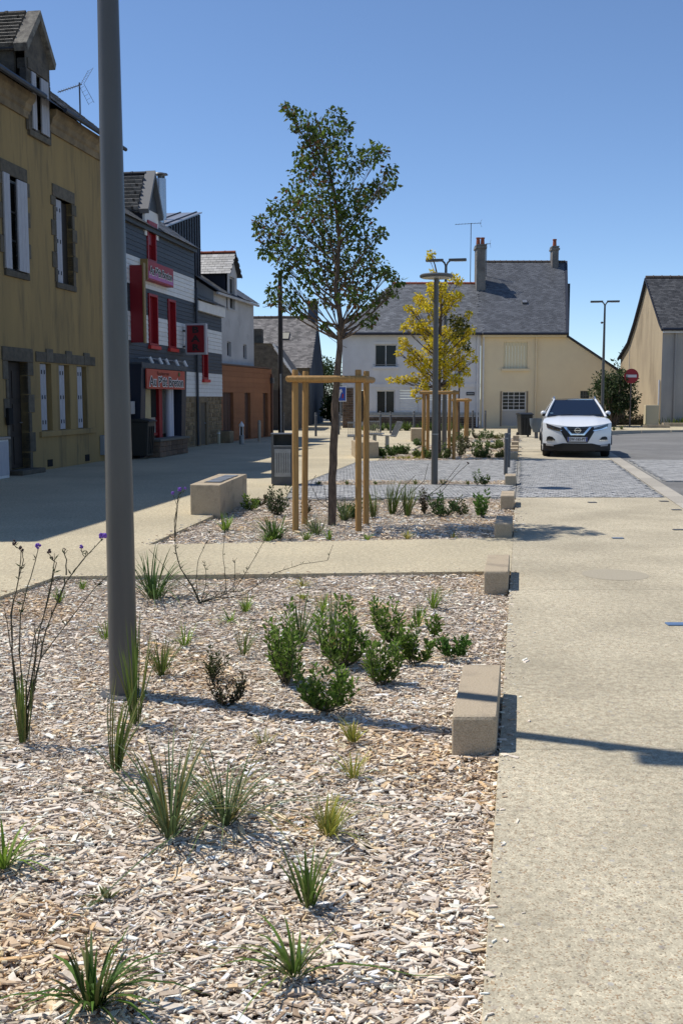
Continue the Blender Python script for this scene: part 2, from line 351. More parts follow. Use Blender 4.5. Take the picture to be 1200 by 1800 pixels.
# parking lane in cast slabs with open joints
lane = thing('parking_lane', 'sand coloured exposed aggregate parking lane cast in long slabs', 'pavement'); del lane['category']; struct(lane)
ys = [-1, 0.7, 4.66, 8.7, 12.05, 16.9]; yf_ = [27.42, 31.4, 35.4, 39.4, 43.4, 47.4, 52, 58, 75]
def slabs(ys):
    for a, b in zip(ys[:-1], ys[1:]):
        g = 0.0022
        flat('slab', [L(a + g, g), L(b - g, g), L(b - g, LANE - g), L(a + g, LANE - g)], concrete_slab, 0.002, 0.10, lane)
slabs(ys); slabs(yf_)
flat('joint_bed', [L(-1), L(75), L(75, LANE), L(-1, LANE)], concrete, -0.012, 0, lane)
# flush kerb of granite stones
kerb = thing('kerb_strip', 'flush pale granite kerb between parking lane and road', 'kerb'); del kerb['category']; struct(kerb)
KW = 0.30
kme = None; y = -1.0
while y < 47:
    y2 = y + 0.985
    p = [L(y, LANE + .006), L(y2, LANE + .006), L(y2, LANE + KW), L(y, LANE + KW)]
    x0, y0 = p[0]
    if kme is None:
        b = MB(); b.prism([(a - x0, c - y0) for a, c in p], -0.12, 0.008, 'z'); kme = b.mesh('kerb_stone', mat('kerb_granite', (0.43, 0.39, 0.32), .8, (.33, .30, .25), 60, rand=.1, bump=.2))
    obj('kerb_stone', kme, kerb, (x0, y0, 0)); y += 1.0
# road, rising slightly towards the far right
def road_z(x, y):
    k = max(0, min(1, (x - (L(y)[0] + LANE + KW) - 0.3) / 3.0)); return -0.006 + k * max(0, min(1, (y - 30) / 18)) * 0.11
b = MB(); ny, nx = 40, 14; yy = [-1 + 49.6 * j / ny for j in range(ny + 1)]
for yv in yy:
    x0 = L(yv, LANE + KW + .004)[0]
    for i in range(nx + 1):
        x = x0 + (i / nx) ** 1.6 * (60 - x0); b.v.append((x, yv, road_z(x, yv)))
b.f = [(j * (nx + 1) + i, j * (nx + 1) + i + 1, (j + 1) * (nx + 1) + i + 1, (j + 1) * (nx + 1) + i) for j in range(ny) for i in range(nx)]
struct(b.build('road', asphalt))
# far raised pavement on the right with kerb
FP = [(L(44.3, LANE + KW)[0] + .02, 44.3), (11.6, 45.6), (13.2, 46.5), (16, 47.1), (22, 47.6), (60, 48.4)]
b = MB(); rows = []
for t in (0, .06, .25, .6, 1):
    rows.append([(x, yv + (75 - yv) * t, 0.19 + min(1, (75 - yv) * t / 3.2) * 0.20 * min(1, max(0, (x - 10.6) / 3))) for x, yv in FP])
n = len(FP); b.v = [(x, yv, 0.0) for x, yv in FP] + [q for r in rows for q in r]
b.f = [(r * n + i, r * n + i + 1, (r + 1) * n + i + 1, (r + 1) * n + i) for r in range(len(rows)) for i in range(n - 1)]
struct(b.build('far_pavement', concrete))
fk = thing('far_kerb', 'pale kerb along the far side of the road', 'kerb'); del fk['category']; struct(fk)
for (xa, ya), (xb, yb) in zip(FP[:-1], FP[1:-1]):
    k = max(1, int(math.hypot(xb - xa, yb - ya) / 1.0))
    for i in range(k):
        p = Vector((xa + (xb - xa) * i / k, ya + (yb - ya) * i / k - .08, 0.10)); q = Vector((xa + (xb - xa) * (i + .97) / k, ya + (yb - ya) * (i + .97) / k - .08, 0.10))
        MB().bar(p, q, 0.15, 0.19).build('kerb_stone', MATS['kerb_granite'], fk)
struct(flat('traffic_island', [(17.3, 41.6), (18.6, 41.0), (24, 42), (24, 43.2), (18.4, 42.6)], concrete, 0.17, 0.2))

# mulch
PAL = np.array([[.78, .70, .62], [.68, .59, .50], [.54, .455, .38], [.60, .535, .475], [.68, .53, .36], [.40, .30, .22], [.82, .77, .70], [.46, .38, .31], [.56, .42, .27], [.26, .185, .13]])
PW = np.array([.19, .18, .15, .14, .07, .07, .10, .06, .03, .01])
def und(x, y): return .010 * np.sin(1.7 * x + .6) * np.cos(1.3 * y) + .007 * np.sin(4.1 * x + 2.2 * y) + .005 * np.sin(9 * y - 5 * x)
def mulch(poly, dens, name, label, big=1.0, zoff=-0.055, avoid=None):
    p = np.array(poly); lo, hi = p.min(0), p.max(0)
    nx = max(2, int((hi[0] - lo[0]) / .08)); ny = max(2, int((hi[1] - lo[1]) / .08))
    base = MB(); b0 = flat('soil', [tuple(q) for q in poly], soil, zoff - .012); struct(b0)
    pts = []
    for (ya, yb, d) in dens:
        n = int((hi[0] - lo[0]) * (yb - ya) * d); q = np.stack([rng.uniform(lo[0], hi[0], n), rng.uniform(ya, yb, n)], 1)
        q = q[in_poly(q, poly)]
        lim = 0.345 * q[:, 1] + 1.5                       # left of the view only a narrow margin is filled densely
        keep = (q[:, 0] > -lim) | (rng.random(len(q)) < .25); pts.append(q[keep])
    q = np.concatenate(pts)
    # a few chips kicked out over the paving edges
    stray = []
    for (xa, ya), (xb, yb) in zip(poly, list(poly[1:]) + [poly[0]]):
        ln_ = math.hypot(xb - xa, yb - ya); m = int(ln_ * 26 / big); t = rng.random(m); d = rng.exponential(.035, m); nx_, ny_ = (yb - ya) / ln_, -(xb - xa) / ln_
        c0 = np.mean(np.array(poly), 0); sg = 1 if ((xa - c0[0]) * nx_ + (ya - c0[1]) * ny_) > 0 else -1
        stray.append(np.stack([xa + (xb - xa) * t + sg * nx_ * d, ya + (yb - ya) * t + sg * ny_ * d], 1))
    stray = np.concatenate(stray) if zoff < 0 else np.zeros((0, 2)); ns_ = len(stray); q = np.concatenate([q, stray]); n = len(q)
    ln = np.clip(rng.lognormal(math.log(.0198), .60, n), .007, .10) * big; wd = np.clip(ln * np.where(rng.random(n) < .64, rng.uniform(.08, .24, n), rng.uniform(.24, .60, n)), .0028, .022 * big); th = rng.uniform(.002, .006, n) * big
    layer = rng.random(n) ** 1.4
    z = zoff + und(q[:, 0], q[:, 1]) + .004 + layer * .024 * big
    if ns_: z[-ns_:] = .0050; ln[-ns_:] *= .7
    rot = np.stack([np.where(rng.random(n) < .5, rng.normal(0.15, .6, n), rng.uniform(0, math.pi * 2, n)), rng.normal(0, .13, n), rng.normal(0, .22, n)], 1)
    if ns_: rot[-ns_:, 1:] *= .1
    v, f = chip_boxes(np.column_stack([q, z]), np.column_stack([ln, wd, th]), rot, .30)
    c = PAL[rng.choice(len(PAL), n, p=PW)] * rng.uniform(.8, 1.18, (n, 1)); c = np.clip(c * np.array([[1.20, 1.19, 1.13]]), 0, .90)
    # browner, fresher patches
    pm = (np.sin(q[:, 0] * 2.3 + 1.0) * np.sin(q[:, 1] * 1.7 + .4) + .5 * np.sin(q[:, 0] * 5 + q[:, 1] * 4) > .75)[:, None]
    c = np.where(pm & (rng.random((n, 1)) < .6), c * np.array([[.96, .86, .72]]), c)
    me = np_mesh(name, v, f, chip_m, np.repeat(c, 8, 0))
    o = obj(name, me); tag(o, label, 'mulch', kind='stuff')
mulch(BED1, [(-1, 2.1, 350), (2.1, 4.2, 11500), (4.2, 6.5, 8500), (6.5, 9.7, 4800)], 'wood_mulch', 'pale wood chip mulch filling the large foreground planting bed')
mulch(BED2, [(11.4, 17, 1500)], 'wood_mulch', 'pale wood chip mulch round the staked green tree', 1.35, -.05)
STRIP = [(-0.5, 19.35), (3.15, 19.5), (3.25, 20.05), (-0.4, 19.95)]
for i, (P_, lab) in enumerate([(BED3, 'wood chip mulch round the yellow tree stakes'), (BED4, 'wood chip mulch in the bed behind the yellow tree'), (BED5, 'wood chip mulch in the farthest planting bed')]):
    pa = np.array(P_); mulch(P_, [(pa[:, 1].min(), pa[:, 1].max(), 420)], 'wood_mulch', lab, 2.0, -.045)
mulch(STRIP, [(19.3, 20.1, 1500)], 'wood_mulch', 'narrow strip of wood chips crossing the grey setts', 1.35, .012)

# setts
def setts(poly, name, label, ind=0, z=0.0, avoid=None, w=0.135, d=0.105):
    root = thing(name, label, 'paving'); del root['category']; struct(root)
    flat('joint_bed', poly, mortar, z - .012, .08, root)
    p = np.array(poly); lo, hi = p.min(0), p.max(0); cs = []
    y = lo[1] + d / 2; r = 0
    while y < hi[1]:
        x = lo[0] - w * .5 * (r % 2)
        while x < hi[0]:
            cs.append((x + random.uniform(-.006, .006), y + .017 * (x - lo[0]) * 0)); x += w
        y += d; r += 1
    q = np.array(cs)
    k = np.ones(len(q), bool)
    for dx, dy in ((-w / 2, -d / 2), (w / 2, d / 2), (-w / 2, d / 2), (w / 2, -d / 2)): k &= in_poly(q + [dx, dy], poly)
    if avoid: k &= ~in_poly(q, avoid)
    q = q[k]; q = q[np.argsort(q[:, 1], kind='stable')]
    if ind:
        ms = []
        for j in range(4):
            sz = np.array([[w - .012 - .004 * j * .5, d - .012, .03]]); v, f = chip_boxes(np.array([[0, 0, -.012]]), sz, np.zeros((1, 3)))
            v += rng.uniform(-.004, .004, v.shape); v[4:, :2] *= .94
            ms.append(np_mesh('sett', v, f, sett_m))
        for x, y in q[:ind]:
            obj('sett', random.choice(ms), root, (x, y, z + random.uniform(-.003, .005)), (0, 0, random.uniform(-.03, .03)))
        q = q[ind:]
    n = len(q)
    cen = np.column_stack([q, z - .012 + rng.uniform(-.0015, .0025, n)])
    v, f = chip_boxes(cen, np.column_stack([w - rng.uniform(.010, .018, n), d - rng.uniform(.010, .018, n), np.full(n, .03)]), np.column_stack([rng.normal(0, .012, n), rng.normal(0, .008, n), rng.normal(0, .008, n)]))
    c = np.array([[.365, .36, .348]]) * rng.uniform(.82, 1.2, (n, 1))
    stuff(obj('setts', np_mesh('setts', v, f, sett_joined, np.repeat(c, 8, 0)), root))
    return root
lane_sett = [L(16.91), L(27.41), L(27.41, LANE), L(16.91, LANE)]
setts(SETT[:0] + [L(16.88, -.01), L(27.4, -.01), (0.45, 26.95), (-0.9, 19.0), (-0.9, 16.72)], 'sett_paving', 'grey granite setts crossing the square behind the staked tree', 150, .004, STRIP)
setts(lane_sett, 'sett_paving', 'grey granite setts crossing the parking lane in front of the white car', 150, .004)
setts([L(20.2, LANE + KW + .05), L(27.2, LANE + KW + .05), (17, 27.2), (15.5, 20.2)], 'sett_paving', 'grey sett band across the road on the right', 0, .012, None, .16, .12)

# ================================================================== SMALL HELPERS FOR BUILDINGS
def wall_holes(b, x0, x1, z0, z1, holes, y=0.0, depth=0.22):
    xs = sorted({x0, x1, *[h[0] for h in holes], *[h[1] for h in holes]}); zs = sorted({z0, z1, *[h[2] for h in holes], *[h[3] for h in holes]})
    for xa, xb in zip(xs[:-1], xs[1:]):
        for za, zb in zip(zs[:-1], zs[1:]):
            cx, cz = (xa + xb) / 2, (za + zb) / 2
            if any(h[0] < cx < h[1] and h[2] < cz < h[3] for h in holes): continue
            b.add([(xa, y, za), (xb, y, za), (xb, y, zb), (xa, y, zb)], [(0, 1, 2, 3)])
    for a, c, e, g in holes:
        b.add([(a, y, e), (c, y, e), (c, y, g), (a, y, g), (a, y + depth, e), (c, y + depth, e), (c, y + depth, g), (a, y + depth, g)],
              [(0, 1, 5, 4), (1, 2, 6, 5), (2, 3, 7, 6), (3, 0, 4, 7)])
    return b
def window(parent, x0, x1, z0, z1, y, fw=0.06, cols=2, rows=1, fm=None, gm=None, bar=0.04, label=None):
    fm = fm or white_p; gm = gm or glass_m
    b = MB()
    b.box(x0, x0 + fw, y, y + .05, z0, z1).box(x1 - fw, x1, y, y + .05, z0, z1).box(x0 + fw, x1 - fw, y, y + .05, z0, z0 + fw).box(x0 + fw, x1 - fw, y, y + .05, z1 - fw, z1)
    ix0, ix1, iz0, iz1 = x0 + fw, x1 - fw, z0 + fw, z1 - fw
    for i in range(1, cols):
        x = ix0 + (ix1 - ix0) * i / cols; b.box(x - bar / 2, x + bar / 2, y + .004, y + .046, iz0, iz1)
    for j in range(1, rows):
        z = iz0 + (iz1 - iz0) * j / rows; b.box(ix0, ix1, y + .008, y + .042, z - bar / 2, z + bar / 2)
    o = b.build('window', fm, parent, label=label)
    for i in range(cols):
        for j in range(rows):
            xa = ix0 + (ix1 - ix0) * i / cols; xb = ix0 + (ix1 - ix0) * (i + 1) / cols; za = iz0 + (iz1 - iz0) * j / rows; zb = iz0 + (iz1 - iz0) * (j + 1) / rows
            MB().box(xa, xb, y + .022, y + .028, za, zb).build('pane', gm, o)
    return o
def room(parent, x0, x1, z0, z1, y, d=1.2):
    """dark lining behind a window so that no light leaks through"""
    b = MB(); b.add([(x0, y, z0), (x1, y, z0), (x1, y, z1), (x0, y, z1), (x0, y + d, z0), (x1, y + d, z0), (x1, y + d, z1), (x0, y + d, z1)],
                    [(4, 5, 6, 7), (0, 1, 5, 4), (1, 2, 6, 5), (2, 3, 7, 6), (3, 0, 4, 7)])
    return b.build('room_lining', black_m, parent)
def shutter(parent, x0, x1, z0, z1, y, hinges=(.12, .5, .88), n=3, m=None, yaw=None, hx=None):
    b = MB(); w = (x1 - x0) / n
    for i in range(n): b.box(x0 + i * w + .003, x0 + (i + 1) * w - .003, y, y + .03, z0, z1)
    b.box(x0 + .004, x1 - .004, y + .026, y + .034, z0 + .01, z1 - .01)
    o = b.build('shutter', m or shut_m, parent)
    for h in hinges:
        z = z0 + (z1 - z0) * h
        for fx in (.42, .78): MB().box(x0 + (x1 - x0) * fx - .012, x0 + (x1 - x0) * fx + .012, y - .012, y - .002, z - .045, z + .045).build('hinge', letter_k, o)
    return o
def slate_roof(parent, o, u, v, width, length, sw=0.22, sh=0.13, base=(.15, .152, .16), var=.35, m=None, single=False, clip=None, name='slates', thick=.012):
    """slates on the plane o + a*u + b*v (u along the eave, v up the slope)"""
    o, u, v = Vector(o), Vector(u).normalized(), Vector(v).normalized(); nrm = u.cross(v).normalized()
    if nrm.z < 0: nrm = -nrm
    nr = int(length / sh); nc = int(width / sw); cen = []; 
    for j in range(nr):
        for i in range(nc + 1):
            a = (i + (.5 if j % 2 else 0)) * sw; bq = (j + .5) * sh
            if a < sw * .3 or a > width - sw * .2: a = min(max(a, sw * .35), width - sw * .35)
            if clip and not clip(a, bq): continue
            cen.append((a, bq))
    Mx = Matrix((u, v, nrm)).transposed()
    if single:
        bb = MB(); bb.box(-sw / 2 + .004, sw / 2 - .004, -sh * .75, sh * .62, -thick / 2, thick / 2); me = bb.mesh('slate', m or slate_one)
        rot = (Mx.to_4x4() @ Matrix.Rotation(R(-3.5), 4, 'X')).to_euler()
        for a, bq in cen: obj('slate', me, parent, o + u * a + v * bq + nrm * .02, rot)
        return
    c = np.array(cen); n = len(c)
    size = np.column_stack([np.full(n, sw) - rng.uniform(.004, .014, n), np.full(n, sh * 1.3), np.full(n, thick)])
    loc, f = chip_boxes(np.column_stack([c[:, 0], c[:, 1], np.full(n, .018)]), size, np.column_stack([rng.normal(0, .008, n), rng.normal(0, .006, n), rng.normal(-.06, .012, n)]))
    W = loc @ np.array(Mx.transposed()) + np.array(o)
    col = np.array([base]) * (1 + rng.uniform(-var, var, (n, 1)))
    ob = obj(name, np_mesh(name, W, f, m or slate_j, np.repeat(col, 8, 0)), parent); stuff(ob)
    return ob
def ridge(parent, p, q, r=.09, m=None, step=.33):
    p, q = Vector(p), Vector(q); n = max(1, int((q - p).length / step))
    for i in range(n):
        a = p.lerp(q, i / n); c = p.lerp(q, (i + .96) / n)
        MB().tube([a, a.lerp(c, .86), a.lerp(c, .88), c], [r, r, r * 1.22, r * 1.22], 8).build('ridge_tile', m or terra, parent, 40)
def text(body, size, m, parent, loc, rot=(math.pi / 2, 0, 0), off=0.0, ext=.004, sx=1.0, name='lettering', align='CENTER', bold=0):
    cu = bpy.data.curves.new('lettering', 'FONT'); cu.body = body; cu.size = size; cu.offset = off; cu.extrude = ext; cu.align_x = align; cu.align_y = 'CENTER'; cu.resolution_u = 3
    t = bpy.data.objects.new('tmp', cu); COL.objects.link(t); bpy.context.view_layer.update()
    me = bpy.data.meshes.new_from_object(t.evaluated_get(bpy.context.evaluated_depsgraph_get())); bpy.data.objects.remove(t); bpy.data.curves.remove(cu)
    me.materials.clear(); me.materials.append(m)
    o = obj(name, me, parent, loc, rot); o.scale = (sx, 1, 1); return o
def quoins(parent, x, z0, z1, side, m=dkstone, h=.26, w0=.13, w1=.25, y=-.022, depth=.2):
    z = z0; k = 0
    while z < z1 - .06:
        hh = min(h * random.uniform(.9, 1.1), z1 - z); w = w1 if k % 2 else w0
        a, c = (x - w, x) if side < 0 else (x, x + w)
        MB().box(a, c, y - random.uniform(0, .008), depth, z + .004, z + hh - .004).build('stone', m, parent, bevel=.008); z += hh; k += 1
def pipe(parent, pts, r, m, name='downpipe'): return MB().tube(pts, r, 8).build(name, m, parent, 40)

# ================================================================== OCHRE HOUSE (left)
STREET_RZ = R(90 - 9)
PA = (-6.95, 21.6, 0)
def facade_pt(s, out, z=0.0):
    u = Vector((math.sin(R(9)), math.cos(R(9)), 0)); n = Vector((u.y, -u.x, 0)); return Vector(PA) + u * s + n * out + Vector((0, 0, z))
oh = thing('ochre_house', 'tall ochre rendered house with dark stone surrounds and stone dormer on the left', 'house', PA, STREET_RZ)
S0, S1 = -8.2, 6.42
holes = [(-6.6, -5.7, 4.24, 6.17), (-3.3, -2.4, 4.24, 6.17), (0.40, 1.30, 4.24, 6.17), (2.89, 3.79, 4.24, 6.15), (0.30, 1.20, 0.10, 2.37), (1.84, 2.42, .87, 2.37), (2.83, 3.42, .87, 2.37), (3.86, 4.44, .87, 2.37), (-5.4, -4.4, .8, 2.3), (-2.6, -1.6, .8, 2.3), (1.72, 2.50, 7.30, 7.52)]
b = MB(); wall_holes(b, S0, S1, 0, 7.52, holes)
b.add([(S1, 0, 0), (S1, 8, 0), (S1, 8, 8), (S1, 4, 11.3), (S1, 0, 8)], [(0, 1, 2, 3, 4)]).add([(S0, 0, 0), (S0, 8, 0), (S0, 8, 8), (S0, 4, 11.3), (S0, 0, 8)], [(0, 1, 2, 3, 4)]).add([(S0, 8, 0), (S1, 8, 0), (S1, 8, 8), (S0, 8, 8)], [(0, 1, 2, 3)])
b.build('wall', ochre, oh)
# cornice in separate stones, broken by the dormer
for lo, hi in ((S0, 1.60), (2.62, S1)):
    x = lo
    while x < hi - .05:
        x2 = min(x + .95, hi)
        prof = [(0.0, 7.52), (-.05, 7.52), (-.06, 7.66), (-.10, 7.70), (-.12, 7.80), (-.20, 7.88), (-.22, 8.0), (0, 8.0)]
        MB().prism(prof, x + .003, x2 - .003, 'x').build('cornice_stone', cornice_m, oh); x = x2
b = MB(); b.add([(S0, -.34, 7.99), (S1, -.34, 7.99), (S1, 4, 11.3), (S0, 4, 11.3), (S0, 8.3, 7.9), (S1, 8.3, 7.9)], [(0, 1, 2, 3), (3, 2, 5, 4)])
roofA = b.build('roof', mat('roof_deck', (.06, .06, .065), .8), oh)
sl = math.hypot(4.34, 3.31)
slate_roof(roofA, (S0, -.36, 7.99), (1, 0, 0), (0, 4.34, 3.31), S1 - S0, sl, .24, .15, (.10, .10, .105), .4, clip=lambda a, q: not (1.3 < a + S0 < 2.9 and q < 2.8))
MB().tube([(S0, -.42, 7.97), (1.58, -.42, 7.97)], .06, 8).tube([(2.66, -.40, 7.97), (S1, -.40, 7.97)], .05, 8).build('gutter', zinc_d, oh, 40)
# dormer
dm = thing('dormer', '', 'x'); del dm['label']; del dm['category']; dm.parent = oh
DX0, DX1, DZ = 1.50, 2.72, 8.95
b = MB(); wall_holes(b, DX0, DX1, 7.30, DZ, [(1.72, 2.50, 7.42, 8.55)], -.03, .25)
b.box(DX0, DX0 + .10, .22, 2.2, 8.0, DZ).box(DX1 - .10, DX1, .22, 2.2, 8.0, DZ)
b.prism([(DX0 - .0, DZ), (DX1 + .0, DZ), ((DX0 + DX1) / 2, 9.78)], -.03, .25, 'y')
b.build('dormer_wall', dormer_m, dm)
quoins(dm, 1.70, 7.30, 8.6, -1, dormer_m, .3, .16, .19, -.05, .1); quoins(dm, 2.52, 7.30, 8.6, 1, dormer_m, .3, .16, .19, -.05, .1)
MB().box(1.60, 2.62, -.06, .2, 8.58, 8.80).build('lintel', dormer_m, dm, bevel=.01)
MB().box(1.58, 2.64, -.07, .2, 7.20, 7.33).build('sill', dkstone, dm, bevel=.01)
cx = (DX0 + DX1) / 2; ZR = 9.92
for sgn in (-1, 1):
    e = cx + sgn * .74
    MB().add([(cx, -.14, ZR), (e, -.14, 9.02), (e, .16, 9.02), (cx, .16, ZR), (cx, -.14, ZR - .20), (e - sgn * .06, -.14, 8.88), (e - sgn * .06, .16, 8.88), (cx, .16, ZR - .20)],
             [(0, 1, 2, 3), (4, 5, 6, 7), (0, 1, 5, 4), (1, 2, 6, 5), (2, 3, 7, 6)]).build('coping_stone', mat('lichen_stone', (.25, .23, .19), .95, (.10, .09, .08), 7, bump=.6, bscale=30), dm)
    MB().add([(cx, .16, ZR - .09), (e, .16, 8.92), (e, 3.0, 8.92), (cx, 3.0, ZR - .09)], [(0, 1, 2, 3)]).build('dormer_roof', MATS['roof_deck'], dm)
    slate_roof(dm, (e, .18, 8.92) if sgn > 0 else (e, .18, 8.92), (0, 1, 0), (-sgn * .74, 0, .92), 2.3, 1.18, .19, .12, m=slate_old, single=True)
ridge(dm, (cx, .2, ZR - .04), (cx, 2.6, ZR - .04), .06, dormer_m, .4)
room(dm, 1.73, 2.49, 7.35, 8.56, .23)
window(dm, 1.74, 2.48, 7.34, 8.54, .17, .05, 2, 2, mat('grey_frame', (.30, .30, .31), .6))
shutter(dm, 1.70, 1.90, 7.36, 8.54, -.09, (), 2); shutter(dm, 2.12, 2.50, 7.36, 8.52, -.10, (), 3)
# first-floor windows
for (a, c, z0, z1, closed) in ((.40, 1.30, 4.24, 6.17, 0), (2.89, 3.79, 4.24, 6.15, 1), (-3.3, -2.4, 4.24, 6.17, 1), (-6.6, -5.7, 4.24, 6.17, 1)):
    MB().box(a - .16, c + .16, -.03, .2, z1, z1 + .27).build('lintel', dkstone, oh, bevel=.01)
    MB().box(a - .10, c + .10, -.05, .2, z0 - .13, z0).build('sill', dkstone, oh, bevel=.01)
    quoins(oh, a, z0, z1, -1, h=.33); quoins(oh, c, z0, z1, 1, h=.33)
    room(oh, a, c, z0, z1, .235)
    if closed:
        shutter(oh, a + .02, a + .44, z0 + .02, z1 - .02, .05); MB().box(a + .46, c - .01, .12, .15, z0 + .02, z1 - .02).build('shutter', dark_wood, oh, label='dark brown inner shutter')
    else:
        window(oh, a + .02, c - .02, z0 + .02, z1 - .02, .14, .055, 2, 3, mat('grey_frame', (.30, .30, .31), .6), glass_l)
        shutter(oh, a - .10, a + .17, z0 + .02, z1, -.06, (), 2); shutter(oh, c - .44, c + .02, z0 + .02, z1 - .04, -.08, (), 3)
# door
MB().box(.06, 1.46, -.035, .2, 2.37, 2.66).build('lintel', dkstone, oh, bevel=.012)
quoins(oh, .30, 0, 2.37, -1, h=.40, w0=.10, w1=.22); quoins(oh, 1.20, 0, 2.37, 1, h=.40, w0=.12, w1=.27)
d = MB().box(.31, 1.19, .16, .21, .11, 2.36).build('door', dark_wood, oh)
for i in range(3): MB().box(.38, .72, .145, .158, .2 + i * .7, .78 + i * .7).box(.78, 1.12, .145, .158, .2 + i * .7, .78 + i * .7).build('door_panel', dark_wood, d)
MB().tube([(1.10, .14, 1.08), (1.10, .10, 1.08), (1.0, .10, 1.08)], .012, 6).build('handle', steel, d)
MB().box(.2, 1.3, -.32, .1, 0, .10).build('doorstep', dkstone, oh, bevel=.015)
MB().box(.10, .30, -.10, -.03, 1.05, 1.40).build('letter_box', black_m, oh, bevel=.01)
# triple ground-floor window
x = 1.62
for i, w in enumerate((.52, .34, .72, .34, .72, .34, .36)):
    h = .30 if i in (1, 3, 5) else .22
    MB().box(x + .003, x + w - .003, -.03 - .008 * (i % 2), .2, 2.40, 2.40 + h).build('lintel_stone', dkstone, oh, bevel=.01); x += w
MB().box(1.72, 4.86, -.06, .2, .74, .86).build('sill', ochre, oh, bevel=.01)
for a in (1.84, 2.83, 3.86):
    shutter(oh, a + .01, a + .40, .885, 2.36, .05, n=3); room(oh, a, a + .59, .87, 2.37, .235)
    MB().box(a + .41, a + .575, .12, .14, .88, 2.36).build('shutter', ochre, oh)
for a in (-5.4, -2.6):
    shutter(oh, a + .02, a + .98, .82, 2.28, .06, n=6); MB().box(a - .1, a + 1.1, -.03, .2, 2.3, 2.55).build('lintel', dkstone, oh, bevel=.01); room(oh, a, a + 1, .8, 2.3, .235)
for a in (2.08, 4.22): MB().box(a, a + .26, -.012, .05, .06, .22).build('vent', black_m, oh)
# roof aerial
def wA(px, py, off):
    """photo pixel -> facade-frame (s, z) on a plane set back by off"""
    u = Vector((math.sin(R(9)), math.cos(R(9)), 0)); n = Vector((u.y, -u.x, 0)); P = Vector(PA) - n * off; d_ = ray(px, py)
    t = (P.x * n.x + P.y * n.y) / (d_.x * n.x + d_.y * n.y); p = Vector((0, 0, EYE)) + d_ * t; q = p - P; return (q.x * u.x + q.y * u.y, p.z)
sA, zA = wA(142, 222, 1.1); sT, zT = wA(133, 140, 1.1)
an = thing('roof_aerial', 'thin roof aerial with mesh reflector above the ochre house eave', 'aerial', facade_pt(sA, -1.1, zT - 1.75))
MB().tube([(0, 0, -.9), (0, 0, 1.75)], .022, 6).build('mast', antenna_m, an, 40)
MB().tube([(.05, .05, 1.72), (-.50, -.30, 1.42)], .014, 5).build('boom', antenna_m, an)
for i in range(9):
    t = .12 + i * .1; p = Vector((.05 - .55 * t, .05 - .35 * t, 1.72 - .30 * t)); MB().tube([p + Vector((-.04, .06, .045)), p - Vector((-.04, .06, .045))], .009, 4).build('element', antenna_m, an)
b = MB()
for i in range(5):
    for sg in (1, -1): b.tube([(.10 + .05 * i, .07 + .05 * i - .02 * i, 1.74 + sg * (.06 + .09 * i)), (.10 + .05 * i - .17, .07 + .03 * i + .24, 1.74 + sg * (.06 + .09 * i))], .004, 4)
for sg in (1, -1): b.tube([(.1, .07, 1.74), (.33, .2, 1.74 + sg * .45)], .006, 4).tube([(-.07, .31, 1.74), (.14, .43, 1.74 + sg * .45)], .005, 4)
b.build('reflector', antenna_m, an)
# things in front
c = thing('electric_cabinet', 'white utility cabinet beside the dark front door at the photo edge', 'cabinet', facade_pt(-.72, .34), STREET_RZ)
MB().box(-.36, .36, .04, .30, 0, .78).build('body', white_p, c, bevel=.012); MB().box(-.33, .33, .025, .038, .06, .74).build('door', shut_m, c); MB().box(-.39, .39, .0, .33, .78, .83).build('cap', steel, c, bevel=.01)
c = thing('meter_box', 'small grey meter box on the ochre wall right of the three shutters', 'meter box', facade_pt(5.35, .0, .16), STREET_RZ)
MB().box(-.17, .30, -.12, -.003, 0, .50).build('body', mat('grey_plastic', (.27, .28, .29), .6), c, bevel=.01); MB().box(-.14, .27, -.132, -.122, .03, .47).build('door', MATS['grey_plastic'], c)

# ================================================================== BAR
bar = thing('bar_building', 'bar building clad in white and anthracite boards with narrow red windows', 'bar', PA, STREET_RZ)
B0, B1, B2 = 6.46, 13.62, 16.90
WIN = [(9.06, 9.84, 3.12, 4.60), (10.82, 11.54, 3.12, 4.60), (9.06, 9.80, 5.50, 6.40)]
WINC = (14.40, 15.02, 2.24, 3.68)
b = MB(); wall_holes(b, B0, B1, 0, 6.34, WIN, .03, .2)
wall_holes(b, B1, B2, 0, 4.75, [WINC], .03, .2)
b.add([(B0, .03, 0), (B0, 8, 0), (B0, 8, 6.3), (B0, 4, 9.2), (B0, .03, 6.3)], [(0, 1, 2, 3, 4)]).add([(B1, .03, 4.7), (B1, 8, 4.7), (B1, 8, 6.3), (B1, 4, 9.2), (B1, .03, 6.3)], [(0, 1, 2, 3, 4)])
b.add([(B2, .03, 0), (B2, 5, 0), (B2, 5, 6.8), (B2, .03, 4.75)], [(0, 1, 2, 3)]).add([(B0, 8, 0), (B1, 8, 0), (B1, 8, 6.3), (B0, 8, 6.3)], [(0, 1, 2, 3)])
b.build('wall', rubble_mortar, bar)
